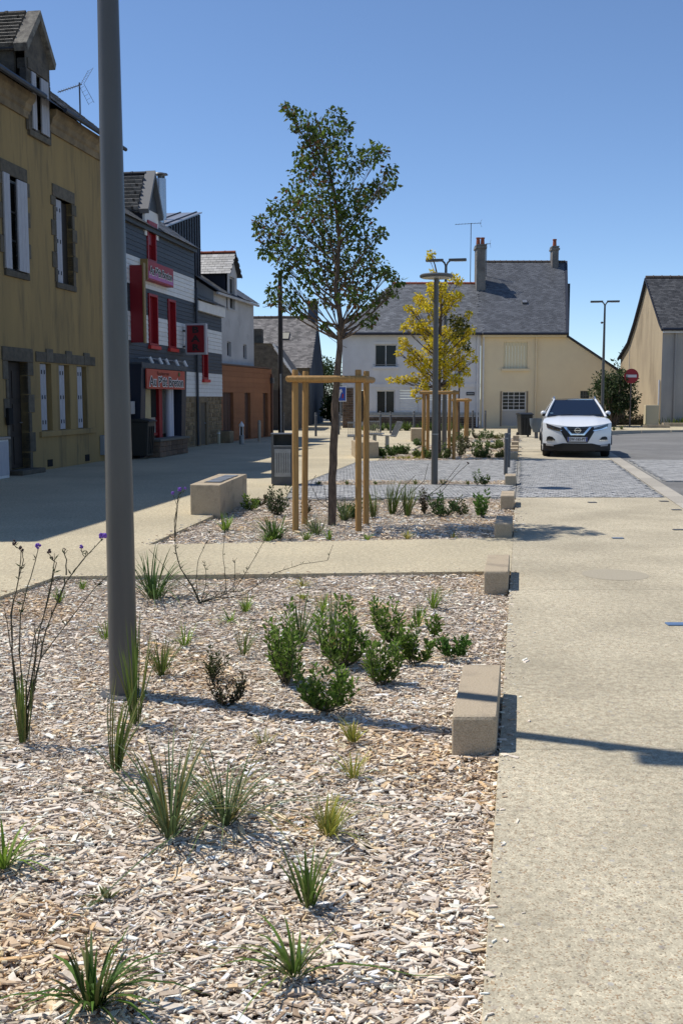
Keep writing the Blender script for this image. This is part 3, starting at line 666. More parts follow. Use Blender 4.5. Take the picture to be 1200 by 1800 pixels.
# cladding boards, each one its own piece, cut round the windows
levels = [1.66, 2.46, 3.18, 3.97, 4.72, 5.50, 6.32]
bh = 6
for li in range(6):
    z0, z1 = levels[li], levels[li + 1]; dark = li % 2 == 1
    for r in range(bh):
        za = z0 + (z1 - z0) * r / bh; zb = z0 + (z1 - z0) * (r + 1) / bh - .006
        segs = [(B0, B1)] + ([(B1 + .02, B2)] if zb < 4.74 else [])
        cuts = [w for w in WIN + [WINC] if w[2] < (za + zb) / 2 < w[3]]
        if zb < 2.52: cuts = cuts + [(7.05, 10.95, 0, 0)]
        out = []
        for s0, s1 in segs:
            cur = [(s0, s1)]
            for w in cuts:
                nxt = []
                for a, c in cur:
                    if w[1] <= a or w[0] >= c: nxt.append((a, c)); continue
                    if w[0] - .01 > a: nxt.append((a, w[0] - .01))
                    if w[1] + .01 < c: nxt.append((w[1] + .01, c))
                cur = nxt
            out += cur
        for a, c in out:
            bb = MB(); bb.prism([(.028, za), (.0, za), (.012, zb), (.028, zb)], a, c, 'x'); bb.build('cladding_board', board_d if dark else board_w, bar)
for w in WIN + [WINC]:
    f = .07; x0, x1, z0, z1 = w
    o = MB().box(x0 - .0, x0 + f, -.03, .2, z0, z1).box(x1 - f, x1, -.03, .2, z0, z1).box(x0 + f, x1 - f, -.03, .2, z1 - f, z1).box(x0 + f, x1 - f, -.03, .2, z0, z0 + f).build('window', red_p, bar)
    MB().box(x0 + f, x1 - f, .10, .13, z0 + f, z1 - f).build('shutter', red_dk, o)
    MB().box(x0 - .06, x1 + .06, -.09, .1, z0 - .10, z0 - .003).build('sill', red_lt, o)
# eaves, roofs
MB().box(B0, B1 + .03, -.10, .02, 6.33, 6.47).build('eave_board', board_d, bar)
MB().box(B1 + .02, B2 + .03, -.13, .02, 4.48, 4.80).build('eave_board', board_w, bar)
b = MB().add([(B0, -.16, 6.44), (B1 + .1, -.16, 6.44), (B1 + .1, 4, 9.3), (B0, 4, 9.3), (B0, 8, 6.4), (B1 + .1, 8, 6.4)], [(0, 1, 2, 3), (3, 2, 5, 4)])
rb = b.build('roof', MATS['roof_deck'], bar)
slate_roof(rb, (B0, -.17, 6.44), (1, 0, 0), (0, 4.17, 2.86), B1 - B0 + .1, 5.05, .25, .15, (.14, .14, .14), .4, clip=lambda a, q: not (8.9 < a + B0 < 10.1 and q < 2.2))
b = MB().add([(B1 + .1, -.18, 4.82), (B2 + .08, -.18, 4.82), (B2 + .08, 5, 7.2), (B1 + .1, 5, 7.2)], [(0, 1, 2, 3)])
rb2 = b.build('roof', MATS['roof_deck'], bar)
slate_roof(rb2, (B1 + .1, -.19, 4.82), (1, 0, 0), (0, 5.18, 2.38), B2 - B1, 5.6, .25, .15, (.14, .14, .14), .4)
# dormer
dm = thing('dormer', '', 'x'); del dm['label']; del dm['category']; dm.parent = bar
cx = 9.44; E0, E1 = 8.86, 10.02
b = MB().box(E0, 9.04, -.02, .05, 6.2, 6.95).box(9.82, E1, -.02, .05, 6.2, 6.95).box(9.04, 9.82, -.02, .05, 6.63, 6.95)
b.build('dormer_front', board_w, dm)
MB().box(9.04, 9.82, -.06, .08, 6.40, 6.64).build('window_head', red_p, dm); MB().box(9.12, 9.75, .06, .09, 6.0, 6.6).build('shutter', red_dk, dm)
MB().box(E0, E0 + .06, .05, 2.6, 6.4, 6.98).box(E1 - .06, E1, .05, 2.6, 6.4, 6.98).build('dormer_cheek', navy_m, dm)
MB().prism([(E0 - .02, 6.95), (E1 + .02, 6.95), (cx, 7.92)], -.03, .05, 'y').build('dormer_gable', board_d, dm)
for sg in (-1, 1):
    e = cx + sg * .68
    MB().add([(cx, -.16, 8.08), (e, -.16, 6.90), (e, .14, 6.90), (cx, .14, 8.08), (cx, -.16, 7.94), (e - sg * .05, -.16, 6.78), (e - sg * .05, .10, 6.78), (cx, .10, 7.94)],
             [(0, 1, 2, 3), (4, 5, 6, 7), (0, 1, 5, 4), (1, 2, 6, 5), (2, 3, 7, 6)]).build('verge', mat('slate_verge', (.13, .135, .15), .6), dm)
    MB().add([(cx, .10, 7.98), (e, .10, 6.84), (e, 3.2, 6.84), (cx, 3.2, 7.98)], [(0, 1, 2, 3)]).build('dormer_roof', MATS['roof_deck'], dm)
    slate_roof(dm, (e, .16, 6.84), (0, 1, 0), (-sg * .68, 0, 1.16), 2.6, 1.33, .22, .135, single=True, m=mat('pale_slate', (.26, .262, .268), .42, (.17, .172, .178), 12, rand=.3))
ridge(dm, (cx, .12, 8.02), (cx, 2.9, 8.02), .05, zinc_d, .45)
# zinc roof volume behind, flues
zs0, zz0 = wA(284, 404, 0.9); zs1, zz1 = wA(350, 377, 0.9)
zv = thing('zinc_extension', '', 'x'); del zv['label']; del zv['category']; zv.parent = bar
MB().prism([(zs0, zz0 - .9), (zs1, 5.0), (zs1, zz1), (zs0, zz0)], .9, 4.2, 'y').build('cladding', zinc_d, zv)
k = 15
for i in range(k):
    t = i / (k - 1); s = zs0 + (zs1 - zs0) * t; zt = zz0 + (zz1 - zz0) * t
    MB().box(s - .014, s + .014, .862, .898, max(5.2, zt - 1.0 - 2.3 * t), zt - .01).build('seam', zinc_d, zv)
MB().add([(zs0 - .1, .80, zz0 + .03), (zs1 + .05, .80, zz1 + .05), (zs1 + .05, 4.3, zz1 + .05), (zs0 - .1, 4.3, zz0 + .03), (zs0 - .1, .80, zz0 + .07), (zs1 + .05, .80, zz1 + .09), (zs1 + .05, 4.3, zz1 + .09), (zs0 - .1, 4.3, zz0 + .07)],
         [(0, 3, 2, 1), (4, 5, 6, 7), (0, 1, 5, 4), (1, 2, 6, 5), (2, 3, 7, 6), (3, 0, 4, 7)]).build('zinc_roof', zinc_l, zv)
for i in range(6): MB().bar((zs0 - .1, 1.0 + .6 * i, zz0 + .085), (zs1 + .05, 1.0 + .6 * i, zz1 + .105), .03, .05).build('seam', zinc_d, zv)
for px0, r, yo in ((281, .12, 1.2), (287.5, .085, 1.5)):
    s, zt = wA(px0, 314, yo); s2, zb = wA(px0, 404, yo)
    fl = MB().tube([(s, yo, zb - .6), (s, yo, zt)], r, 14).build('flue', mat('stainless', (.42, .43, .45), .25, metal=.85), bar, 40)
    MB().lathe([(r * .6, 0), (r * .6, .10), (r * 1.9, .12), (r * 1.5, .17), (.01, .19)], 14, (s, yo, zt)).build('cowl', steel_dk, fl, 40)
# drain pipe, ground floor stones
pipe(bar, [(13.64, -.06, 5.2), (13.60, -.06, 4.75), (13.60, -.06, .05)], .045, zinc_d)
for (x0, x1) in ((11.15, 13.45), (15.0, 16.85)):
    z = .05
    while z < 1.60:
        hh = random.uniform(.12, .2); x = x0
        while x < x1 - .05:
            w = min(random.uniform(.18, .42), x1 - x)
            MB().box(x + .012, x + w - .012, random.uniform(-.005, .018), .1, z + .01, min(z + hh, 1.65) - .01).build('stone', rubble, bar, bevel=.02); x += w
        z += hh
MB().box(13.72, 14.02, -.03, .1, 0, 1.62).box(14.72, 14.94, -.03, .1, 0, 1.62).box(14.02, 14.72, -.03, .1, 1.46, 1.62).build('door_surround', cornice_m, bar)
d = MB().box(14.03, 14.71, .02, .05, .04, 1.45).build('door', mat('grey_brown_door', (.12, .10, .075), .8, (.09, .075, .055), 5, stretch=(5, 5, .5)), bar)
MB().sphere((14.62, .0, .75), .03).build('handle', steel, d)
# porch with fascia
po = thing('porch', '', 'x'); del po['label']; del po['category']; po.parent = bar
OUT = -.50
for (xt0, xt1, xb0, xb1) in ((6.98, 7.36, 6.74, 7.10), (10.56, 11.02, 10.36, 10.72)):
    MB().add([(xb0, OUT, 0), (xb1, OUT, 0), (xt1, OUT, 2.52), (xt0, OUT, 2.52), (xb0, 0, 0), (xb1, 0, 0), (xt1, 0, 2.52), (xt0, 0, 2.52)],
             [(0, 1, 2, 3), (4, 5, 6, 7), (0, 1, 5, 4), (1, 2, 6, 5), (2, 3, 7, 6), (3, 0, 4, 7)]).build('post', navy_m, po)
MB().box(6.98, 11.02, OUT - .02, 0, 2.42, 2.56).build('porch_roof', board_d, po)
MB().box(7.1, 10.6, -.04, .02, .55, 1.86).build('shopfront_wall', mat('shop_panel', (.40, .39, .36), .6), po)
MB().box(7.3, 8.9, -.075, -.045, .98, 1.85).build('shop_window', mat('shop_glass', (.46, .39, .22), .3, (.34, .29, .17), 2), po)
MB().box(8.9, 9.35, -.08, -.045, 1.05, 1.85).build('dark_panel', black_m, po)
MB().box(7.2, 9.5, -.10, -.045, .92, .97).build('rail', red_p, po); MB().box(7.2, 9.6, -.11, -.045, .52, .60).build('rail', red_p, po)
MB().box(9.38, 9.66, -.16, -.04, .45, 1.88).build('door_frame', red_p, po)
MB().tube([(9.95, -.25, 0), (9.95, -.25, 1.9)], .09, 10).build('column', mat('lilac_white', (.50, .50, .56), .6), po, 40); MB().tube([(10.2, -.25, 0), (10.2, -.25, 1.9)], .08, 10).build('column', MATS['lilac_white'], po, 40)
MB().box(7.1, 10.6, -.04, .02, 0, .55).build('base', dkrubble, po)
# spotlights above
ra = MB().tube([(7.9, -.30, 2.72), (11.3, -.30, 2.72)], .012, 6).build('light_rail', steel, bar)
for s in (8.1, 8.9, 9.5, 10.4, 11.25):
    MB().tube([(s, -.02, 2.72), (s, -.34, 2.72)], .01, 5).tube([(s, -.34, 2.74), (s + .03, -.42, 2.56)], .05, 8).build('spotlight', white_p, ra)

# signs on the bar
def sign_text(parent, body, size, x, y, z, sx):
    text(body, size, letter_w, parent, (x, y, z), off=.022 * size / .3, sx=sx, ext=.002)
    text(body, size, letter_k, parent, (x, y - .006, z), off=.004, sx=sx, ext=.002)
sg = thing('fascia_sign', 'red shop fascia sign reading Au P\'tit Breton above the bar entrance', 'sign', PA, STREET_RZ)
MB().box(7.22, 10.62, OUT - .06, OUT - .025, 1.86, 2.40).build('board', mat('fascia_red', (.38, .03, .018), .5, (.44, .07, .03), 1.2), sg)
sign_text(sg, "Au P'tit Breton", .36, 8.95, OUT - .068, 2.05, 1.38)
text('Restaurant', .15, mat('dull_brown_lettering', (.16, .03, .015), .6), sg, (8.6, OUT - .066, 2.29), sx=1.6, ext=.002)
MB().sphere((10.05, OUT - .07, 2.30), .07, 8, 5, (1.2, .2, 1)).build('emblem', mat('green_emblem', (.07, .10, .02), .6), sg)
sg = thing('wall_sign', 'red and pink wall sign reading Au P\'tit Breton on the first floor', 'sign', PA, STREET_RZ)
MB().box(8.50, 10.80, -.20, -.004, 4.92, 5.46).build('case', red_p, sg, bevel=.01)
MB().box(8.56, 10.74, -.208, -.202, 4.97, 5.16).build('lower_band', mat('pink_band', (.40, .12, .30), .5), sg)
MB().box(8.46, 8.50, -.21, 0, 4.90, 5.48).build('side', gold_m, sg)
sign_text(sg, "Au P'tit Breton", .31, 9.65, -.215, 5.18, 1.05)
sg = thing('projecting_sign', 'tall narrow deep red projecting sign with gold edge behind the lamp post', 'sign', PA, STREET_RZ)
MB().box(7.60, 7.72, -.36, .0, 3.12, 5.20).build('panel', red_dk, sg); MB().box(7.58, 7.74, -.40, -.362, 3.10, 5.26).build('edge', gold_m, sg)
sg = thing('projecting_sign', 'red box sign with vertical letters BAR projecting from the boarded facade', 'sign', PA, STREET_RZ)
MB().box(12.20, 12.40, -.78, -.10, 2.98, 3.95).build('case', mat('sign_frame', (.42, .40, .43), .5), sg, bevel=.012)
MB().box(12.184, 12.198, -.72, -.16, 3.04, 3.89).build('panel', red_dk, sg); MB().box(12.402, 12.416, -.72, -.16, 3.04, 3.89).build('panel', red_dk, sg)
for ch, z in zip('BAR', (3.74, 3.465, 3.19)): text(ch, .27, letter_k, sg, (12.180, -.44, z), rot=(math.pi / 2, 0, -math.pi / 2), off=.012, sx=1.35, ext=.003)
MB().box(12.26, 12.34, -.10, 0, 3.2, 3.26).box(12.26, 12.34, -.10, 0, 3.7, 3.76).build('bracket', steel_dk, sg)
# things in front of the bar
bn = thing('wheelie_bin', 'dark wheelie bin standing by the left porch post of the bar', 'bin', facade_pt(6.5, .62), STREET_RZ)
def wheelie(bn, m, w=.56, h=.98, d=.62):
    MB().add([(-w * .4, -d * .4, .08), (w * .4, -d * .4, .08), (w * .4, d * .35, .08), (-w * .4, d * .35, .08), (-w * .5, -d * .5, h), (w * .5, -d * .5, h), (w * .5, d * .45, h), (-w * .5, d * .45, h)],
             [(0, 3, 2, 1), (4, 5, 6, 7), (0, 1, 5, 4), (1, 2, 6, 5), (2, 3, 7, 6), (3, 0, 4, 7)]).build('body', m, bn, bevel=.02)
    for i in range(3): MB().bar((-w * .22 + i * w * .22, -d * .405, .14), (-w * .27 + i * w * .27, -d * .50, h - .12), .05, .02, (1, 0, 0)).build('rib', m, bn)
    MB().prism([(-d * .56, h), (d * .5, h), (d * .5, h + .05), (-d * .1, h + .09), (-d * .56, h + .03)], -w * .55, w * .55, 'x').build('lid', m, bn, bevel=.01)
    for sx in (-1, 1): MB().tube([(sx * w * .40, d * .38, .1), (sx * w * .48, d * .38, .1)], .10, 14).build('wheel', black_m, bn, 40)
    MB().tube([(-w * .4, d * .55, h - .05), (w * .4, d * .55, h - .05)], .016, 6).build('handle', m, bn)
wheelie(bn, mat('dark_bin_plastic', (.028, .027, .025), .5))
pl = thing('planter_bench', 'low stone planter with plank top under the bar window', 'planter', PA, STREET_RZ)
for i in range(3):
    for j in range(5): MB().box(7.0 + j * .5 + .006, 7.5 + j * .5 - .006, -.98 + (i % 2) * .01, -.62, .01 + i * .14, .145 + i * .14).build('stone', brick_m, pl, bevel=.01)
MB().box(6.94, 9.56, -1.02, -.58, .435, .50).build('top', mat('weathered_plank', (.14, .13, .11), .8), pl, bevel=.01)
pb = thing('post_box', 'small pale parcel box on a dark post left of the bar porch', 'box', facade_pt(6.55, .25), STREET_RZ)
MB().box(-.03, .03, -.03, .03, 0, 1.55).build('post', dark_wood, pb); MB().box(-.12, .18, -.14, .1, 1.18, 1.52).build('box', mat('grey_box', (.34, .33, .32), .6), pb, bevel=.01); MB().box(-.2, .05, .0, .12, 1.45, 1.75).build('board', dark_wood, pb)
t = thing('stone_trough', 'small sandstone block at the corner of the bar', 'trough', facade_pt(16.3, .22), STREET_RZ); MB().box(0, .55, -.2, .18, 0, .42).build('block', cornice_m, t, bevel=.02); MB().box(.05, .5, -.14, .12, .421, .44).build('soil', dkrubble, t)
t = thing('marker_post', 'short cream marker post against the rubble wall of the bar', 'post', facade_pt(15.6, .2), STREET_RZ); MB().lathe([(.06, 0), (.06, .42), (.045, .46), (.01, .47)], 12).build('post', mat('cream_post', (.42, .38, .27), .7), t, 40); MB().lathe([(.065, .36), (.065, .40)], 12).build('band', white_p, t)

# ================================================================== WHITE HOUSE + ORANGE ANNEX (left, behind the bar)
PC = (-4.42, 37.9, 0)
an_ = thing('orange_annex', 'single storey orange boarded annex with maroon doors beyond the bar', 'annex', PC, R(90 - 13))
doors = [(.48, 1.66, .03, 1.82), (3.02, 3.73, .03, 1.82), (5.39, 6.06, .03, 1.82)]
b = MB(); wall_holes(b, .30, 6.62, 0, 2.80, doors, .02, .15); b.add([(6.62, .02, 0), (6.62, 3, 0), (6.62, 3, 2.8), (6.62, .02, 2.8)], [(0, 1, 2, 3)]).add([(.3, .02, 2.8), (6.62, .02, 2.8), (6.62, 3, 2.8), (.3, 3, 2.8)], [(0, 1, 2, 3)])
b.build('wall', orange_w, an_)
for r in range(14):
    za, zb = .04 + r * .197, .04 + (r + 1) * .197 - .008
    cur = [(.30, 6.62)]
    if zb < 1.86:
        cur = [(.30, .47), (1.67, 3.01), (3.74, 5.38), (6.07, 6.62)]
    for a, c in cur: MB().box(a, c, -.004, .018, za, zb).build('cladding_panel', orange_w, an_)
for a, c, z0, z1 in doors:
    d = MB().box(a + .01, c - .01, .10, .14, z0, z1 - .01).build('door', brown_door, an_)
    for i in range(3): MB().box(a + .06 + i * (c - a - .1) / 3, a + .03 + (i + 1) * (c - a - .1) / 3, .085, .098, z0 + .06, z1 - .08).build('door_plank', brown_door, d)
    MB().sphere((a + .1, .07, .95), .03, 8, 5).build('handle', steel, d)
MB().box(.28, 6.66, -.03, 3.02, 2.81, 2.86).build('coping', mat('brown_coping', (.11, .06, .04), .6), an_)
pipe(an_, [(6.52, -.05, 2.6), (6.52, -.05, .03)], .045, mat('copper_brown', (.16, .08, .055), .5)); MB().box(6.4, 6.66, -.12, .0, 2.22, 2.45).build('hopper', steel_dk, an_)
wh = thing('white_house', 'narrow pale rendered house with slate dormer above the orange annex', 'house', PC, R(90 - 11))
b = MB(); wall_holes(b, .30, 5.55, 0, 5.42, [(1.86, 2.36, 3.17, 3.72), (4.0, 4.5, 3.15, 3.72), (2.1, 2.85, 4.95, 5.42)], .22, .15)
b.add([(5.55, .22, 0), (5.55, 7, 0), (5.55, 7, 5.4), (5.55, 3.6, 7.6), (5.55, .22, 5.42)], [(0, 1, 2, 3, 4)]).add([(.3, .22, 0), (.3, 7, 0), (.3, 7, 5.4), (.3, 3.6, 7.6), (.3, .22, 5.42)], [(0, 1, 2, 3, 4)])
b.build('wall', grey_render, wh)
for a in (1.86, 4.0): window(wh, a, a + .5, 3.17, 3.72, .30, .04, 1, 1, MATS['grey_frame'])
b = MB().add([(.1, .02, 5.40), (5.62, .02, 5.40), (5.62, 3.6, 7.75), (.1, 3.6, 7.75)], [(0, 1, 2, 3)])
rw = b.build('roof', MATS['roof_deck'], wh); slate_roof(rw, (.1, .0, 5.40), (1, 0, 0), (0, 3.58, 2.35), 5.5, 4.28, .22, .13, (.12, .118, .115), .35, clip=lambda a, q: not (1.7 < a + .1 < 3.2 and q < 2.6))
MB().box(.1, 5.6, -.02, .06, 5.30, 5.38).build('gutter', grey_render, wh)
dm = thing('dormer', '', 'x'); del dm['label']; del dm['category']; dm.parent = wh
cx = 2.48
b = MB(); wall_holes(b, 1.86, 3.10, 4.9, 6.30, [(2.15, 2.80, 4.95, 6.15)], .18, .12); b.prism([(1.86, 6.30), (3.10, 6.30), (cx, 6.95)], .18, .26, 'y'); b.build('dormer_wall', grey_render, dm)
MB().box(1.86, 1.92, .26, 2.6, 5.5, 6.3).box(3.04, 3.10, .26, 2.6, 5.5, 6.3).build('dormer_cheek', navy_m, dm)
window(dm, 2.16, 2.79, 4.96, 6.14, .26, .05, 1, 2, MATS['grey_frame'])
for sg_ in (-1, 1):
    e = cx + sg_ * .78
    MB().add([(cx, .02, 7.06), (e, .02, 6.20), (e, 3.8, 6.20), (cx, 3.8, 7.06), (cx, .02, 6.98), (e, .02, 6.12)], [(0, 1, 2, 3), (0, 1, 5, 4)]).build('dormer_roof', MATS['roof_deck'], dm)
    slate_roof(dm, (e, .03, 6.20), (0, 1, 0), (-sg_ * .78, 0, .86), 3.6, 1.16, .22, .13, (.26, .262, .27), .3)
ridge(dm, (cx, .04, 7.08), (cx, 3.7, 7.08), .05, terra, .45)
for (px, py, nm, lab, h, m_) in ((425, 781, 'lantern_bollard', 'short white lantern bollard in front of the orange annex middle door', .78, white_p), (456, 776, 'bollard', 'slim pale bollard in front of the orange annex right door', .78, mat('beige_bollard', (.36, .32, .25), .7)), (441, 766, 'bollard', 'slim pale bollard at the edge of the orange annex', .7, mat('beige_bollard', (.36, .32, .25), .7))):
    if nm == 'bollard' and px == 441: continue
    g = G(px, py); t = thing(nm, lab, 'bollard', g)
    if nm == 'bollard': MB().lathe([(.055, 0), (.055, h - .03), (.04, h), (.01, h + .005)], 12).build('post', m_, t, 40); MB().lathe([(.058, h - .14), (.058, h - .1)], 12).build('band', steel, t)
    else:
        MB().lathe([(.09, 0), (.09, .30), (.07, .32)], 12).build('base', galv, t, 40); MB().lathe([(.055, .32), (.055, .62)], 12).build('lens', glass_l, t, 40); MB().lathe([(.09, .62), (.09, .68), (.02, .78), (.005, .8)], 12).build('cap', white_p, t, 40)
        for a in range(4): MB().box(.07 * math.cos(a * 1.57 + .8) - .012, .07 * math.cos(a * 1.57 + .8) + .012, .07 * math.sin(a * 1.57 + .8) - .012, .07 * math.sin(a * 1.57 + .8) + .012, .32, .62).build('upright', white_p, t)

# ================================================================== OLD STONE HOUSES (centre left, far)
sh = thing('slate_house', 'old house with patched slate roof and blue slate hung gable behind the utility pole', 'house', (-1.85, 62, 0), R(-4))
b = MB(); b.add([(-6, 0, 0), (0, 0, 0), (0, 0, 3.5), (-6, 0, 3.5)], [(0, 1, 2, 3)]); b.build('wall', dkrubble, sh)
b = MB(); b.add([(0, -.05, 0), (0, 9, 0), (0, 9, 3.2), (0, 4.3, 6.55), (0, -.05, 3.45)], [(0, 1, 2, 3, 4)]); b.build('gable', slate_hung, sh)
b = MB().add([(-6, -.3, 3.35), (.05, -.3, 3.35), (.05, 4.3, 6.6), (-6, 4.3, 6.6), (-6, 9, 3.2), (.05, 9, 3.2)], [(0, 1, 2, 3), (3, 2, 5, 4)]); rs = b.build('roof', MATS['roof_deck'], sh)
slate_roof(rs, (-6, -.32, 3.35), (1, 0, 0), (0, 4.6, 3.25), 6.05, 5.6, .24, .14, (.17, .155, .145), .55)
ridge(sh, (-6, 4.3, 6.62), (.0, 4.3, 6.62), .09, mat('dark_ridge', (.11, .085, .07), .9), .4)
MB().box(-.50, .06, 3.9, 4.7, 5.9, 7.5).build('chimney', slate_hung, sh); MB().box(-.56, .12, 3.84, 4.76, 7.5, 7.6).build('chimney_cap', chim_m, sh)
sk = MB().box(-1.95, -1.5, 2.10, 2.22, 0, .01); 
v_ = Vector((0, 4.6, 3.25)).normalized(); o_ = Vector((-1.75, -.32, 3.35)) + v_ * 3.4
b = MB(); nr = Vector((1, 0, 0)).cross(v_); 
def patch(o_, w, h, t): return [o_ + Vector((x, 0, 0)) + v_ * y + nr * t for x, y in ((-w, -h), (w, -h), (w, h), (-w, h))]
q0, q1 = patch(o_, .26, .36, .0), patch(o_, .26, .36, .10); b.add(q0 + q1, [(0, 1, 5, 4), (1, 2, 6, 5), (2, 3, 7, 6), (3, 0, 4, 7)]); rlw = b.build('roof_window', steel_dk, sh); MB().add(patch(o_, .24, .34, .09), [(0, 1, 2, 3)]).build('pane', mat('sky_glass', (.35, .33, .26), .1), rlw)
lw = thing('low_stone_house', 'low dark stone house with pale roof verge in front of the slate house', 'house', (-2.35, 53, 0), R(-3))
MB().add([(-3, 0, 0), (0, 0, 0), (0, 0, 2.55), (-1.05, 0, 4.1), (-1.5, 0, 4.3), (-3, 0, 4.3)], [(0, 1, 2, 3, 4, 5)]).add([(0, 0, 0), (0, 6, 0), (0, 6, 2.5), (0, 0, 2.55)], [(0, 1, 2, 3)]).build('wall', dkrubble, lw)
MB().bar((.12, -.06, 2.55), (-1.05, -.06, 4.28), .08, .10).build('verge', white_p, lw)
MB().add([(.15, -.02, 2.5), (-1.15, -.02, 4.32), (-1.15, 5, 4.32), (.15, 5, 2.5), (-3, -.02, 4.4), (-3, 5, 4.4)], [(0, 1, 2, 3), (1, 4, 5, 2)]).build('roof', MATS['roof_deck'], lw)
MB().box(-2.6, -1.75, .8, 1.6, 4.2, 5.1).build('chimney', dkrubble, lw)
MB().box(-1.7, -.7, -.02, .04, .05, 2.0).build('door', dark_wood, lw)
pipe(lw, [(-1.55, -.09, 3.0), (-1.55, -.09, .05)], .03, white_p)
up = thing('utility_pole', 'tall dark wooden utility pole in front of the slate house', 'pole', G(494, 768))
MB().tube([(0, 0, -.1), (0, 0, 6.8)], [.12, .085], 12).build('pole', dark_wood, up, 40); MB().tube([(0, -.12, .05), (0, -.11, 2.6)], .035, 8).build('cable_guard', galv, up, 40)
MB().box(-.25, .25, -.05, .05, 6.5, 6.58).build('crossarm', steel_dk, up)
def cable(p, q, sag, lab):
    p, q = Vector(p), Vector(q); o = MB().tube([p.lerp(q, t / 12) - Vector((0, 0, sag * 4 * (t / 12) * (1 - t / 12))) for t in range(13)], .012, 5).build('overhead_cable', black_m); tag(o, lab, 'cable')
pt = up.location + Vector((0, 0, 6.5))
cable(pt, facade_pt(17.5, -.3, 5.3) + Vector((1.3, 4.5, 0)), .35, 'thin overhead cable from the utility pole to the pale narrow house')
cable(pt + Vector((.1, 0, 0)), (.35, 57.4, 4.3), .5, 'thin overhead cable from the utility pole towards the white far house')

# ================================================================== FAR WHITE + CREAM HOUSES
HX = 57.0
fw = thing('far_white_house', 'white two storey house with slate roof and brown brick base at the far end', 'house', (0, HX, 0))
X0, X1 = 0.05, 7.46
def fx(px): return atY(px, 700, HX).x
def fz(py): return atY(900, py, HX).z
w1 = (fx(658), fx(697), fz(645), fz(605)); w2 = (fx(661), fx(694), fz(729), fz(686)); w3 = (fx(702), fx(735), fz(729), fz(686)); dr = (fx(628), fx(640), .25, fz(686))
b = MB(); wall_holes(b, X0, X1, 0, fz(583), [w1, w2, w3, dr, (fx(752), fx(800), fz(722), fz(686)), (fx(756), fx(796), fz(645), fz(605))], 0, .22)
b.add([(X0, 0, 0), (X0, 8, 0), (X0, 8, 5.1), (X0, 0, 5.1)], [(0, 1, 2, 3)]); b.build('wall', wht_render, fw)
for w_ in (w1, w2): window(fw, *w_, .12, .06, 2, 1, white_p, glass_m); room(fw, w_[0], w_[1], w_[2], w_[3], .22)
for w_ in (w3, (fx(752), fx(800), fz(722), fz(686)), (fx(756), fx(796), fz(645), fz(605))):
    b = MB(); k = 9
    for i in range(k): b.box(w_[0], w_[1], .08, .10, w_[2] + (w_[3] - w_[2]) * i / k, w_[2] + (w_[3] - w_[2]) * (i + .93) / k)
    b.build('roller_shutter', white_p, fw)
MB().box(w1[0] - .1, w1[1] + .12, -.10, .1, w1[2] - .10, w1[2]).build('sill', wht_render, fw); MB().box(w1[0] - .06, w1[1] + .06, -.03, .1, w1[3], w1[3] + .12).build('shutter_box', white_p, fw)
MB().tube([(w1[0] - .1, -.13, w1[2] + .12), (w1[1] + .1, -.13, w1[2] + .12)], .015, 5).build('window_rail', steel, fw)
MB().box(X0 - .02, X1, -.05, .0, fz(681), fz(674)).build('string_course', wht_render, fw)
door_ = MB().box(dr[0] + .02, dr[1] - .02, .12, .16, .26, dr[3] - .02).build('door', dark_wood, fw); MB().box(dr[0] + .08, dr[1] - .08, .10, .118, 1.2, 2.0).build('pane', glass_m, door_)
MB().box(fx(640), X1 - .05, -.10, .0, fz(730), fz(725)).build('ledge', galv, fw)
def bricks(parent, xa, xb, za, zb, bw, bhh, y):
    z = za; r = 0
    while z < zb - .01:
        x = xa - (bw / 2 if r % 2 else 0)
        while x < xb:
            a, c = max(x, xa), min(x + bw, xb)
            if c - a > .04: MB().box(a + .006, c - .006, y - random.uniform(0, .012), .05, z + .006, min(z + bhh, zb) - .006).build('brick', brick_m, parent)
            x += bw
        z += bhh; r += 1
bricks(fw, fx(641), X1 - .05, 0, fz(733), .42, .125, -.05)
bricks(fw, X0, fx(621), 0, fz(682), .33, .125, -.06)
b = MB().add([(X0 - .3, -.35, 5.02), (X1 + .05, -.35, 5.02), (X1 + .60, 4.05, 8.10), (2.9, 4.05, 8.10), (X0 - .3, 8.3, 5), (X1, 8.3, 5)], [(0, 1, 2, 3), (3, 2, 5, 4), (0, 3, 4)]); rf = b.build('roof', MATS['roof_deck'], fw)
slv = Vector((0, 4.4, 3.08)); SLN = slv.length
slate_roof(rf, (X0 - .3, -.37, 5.02), (1, 0, 0), slv, X1 - X0 + .90, SLN, .24, .125, (.145, .150, .160), .32, clip=lambda a, q: a > 3.15 * q / SLN and a < X1 - X0 + .35 + .5 * q / SLN)
ridge(fw, (2.9, 4.05, 8.12), (X1 + .3, 4.05, 8.12), .085, terra, .34)
MB().tube([(X0 - .3, -.42, 5.02), (X1 + .02, -.42, 5.02)], .075, 8).build('gutter', navy_m, fw, 40)
pipe(fw, [(7.30, -.07, 4.95), (7.30, -.07, .05)], .05, white_p)
pn = MB().box(fx(651), fx(654), -.02, -.002, 2.3, 2.42).build('house_number', navy_m, fw)

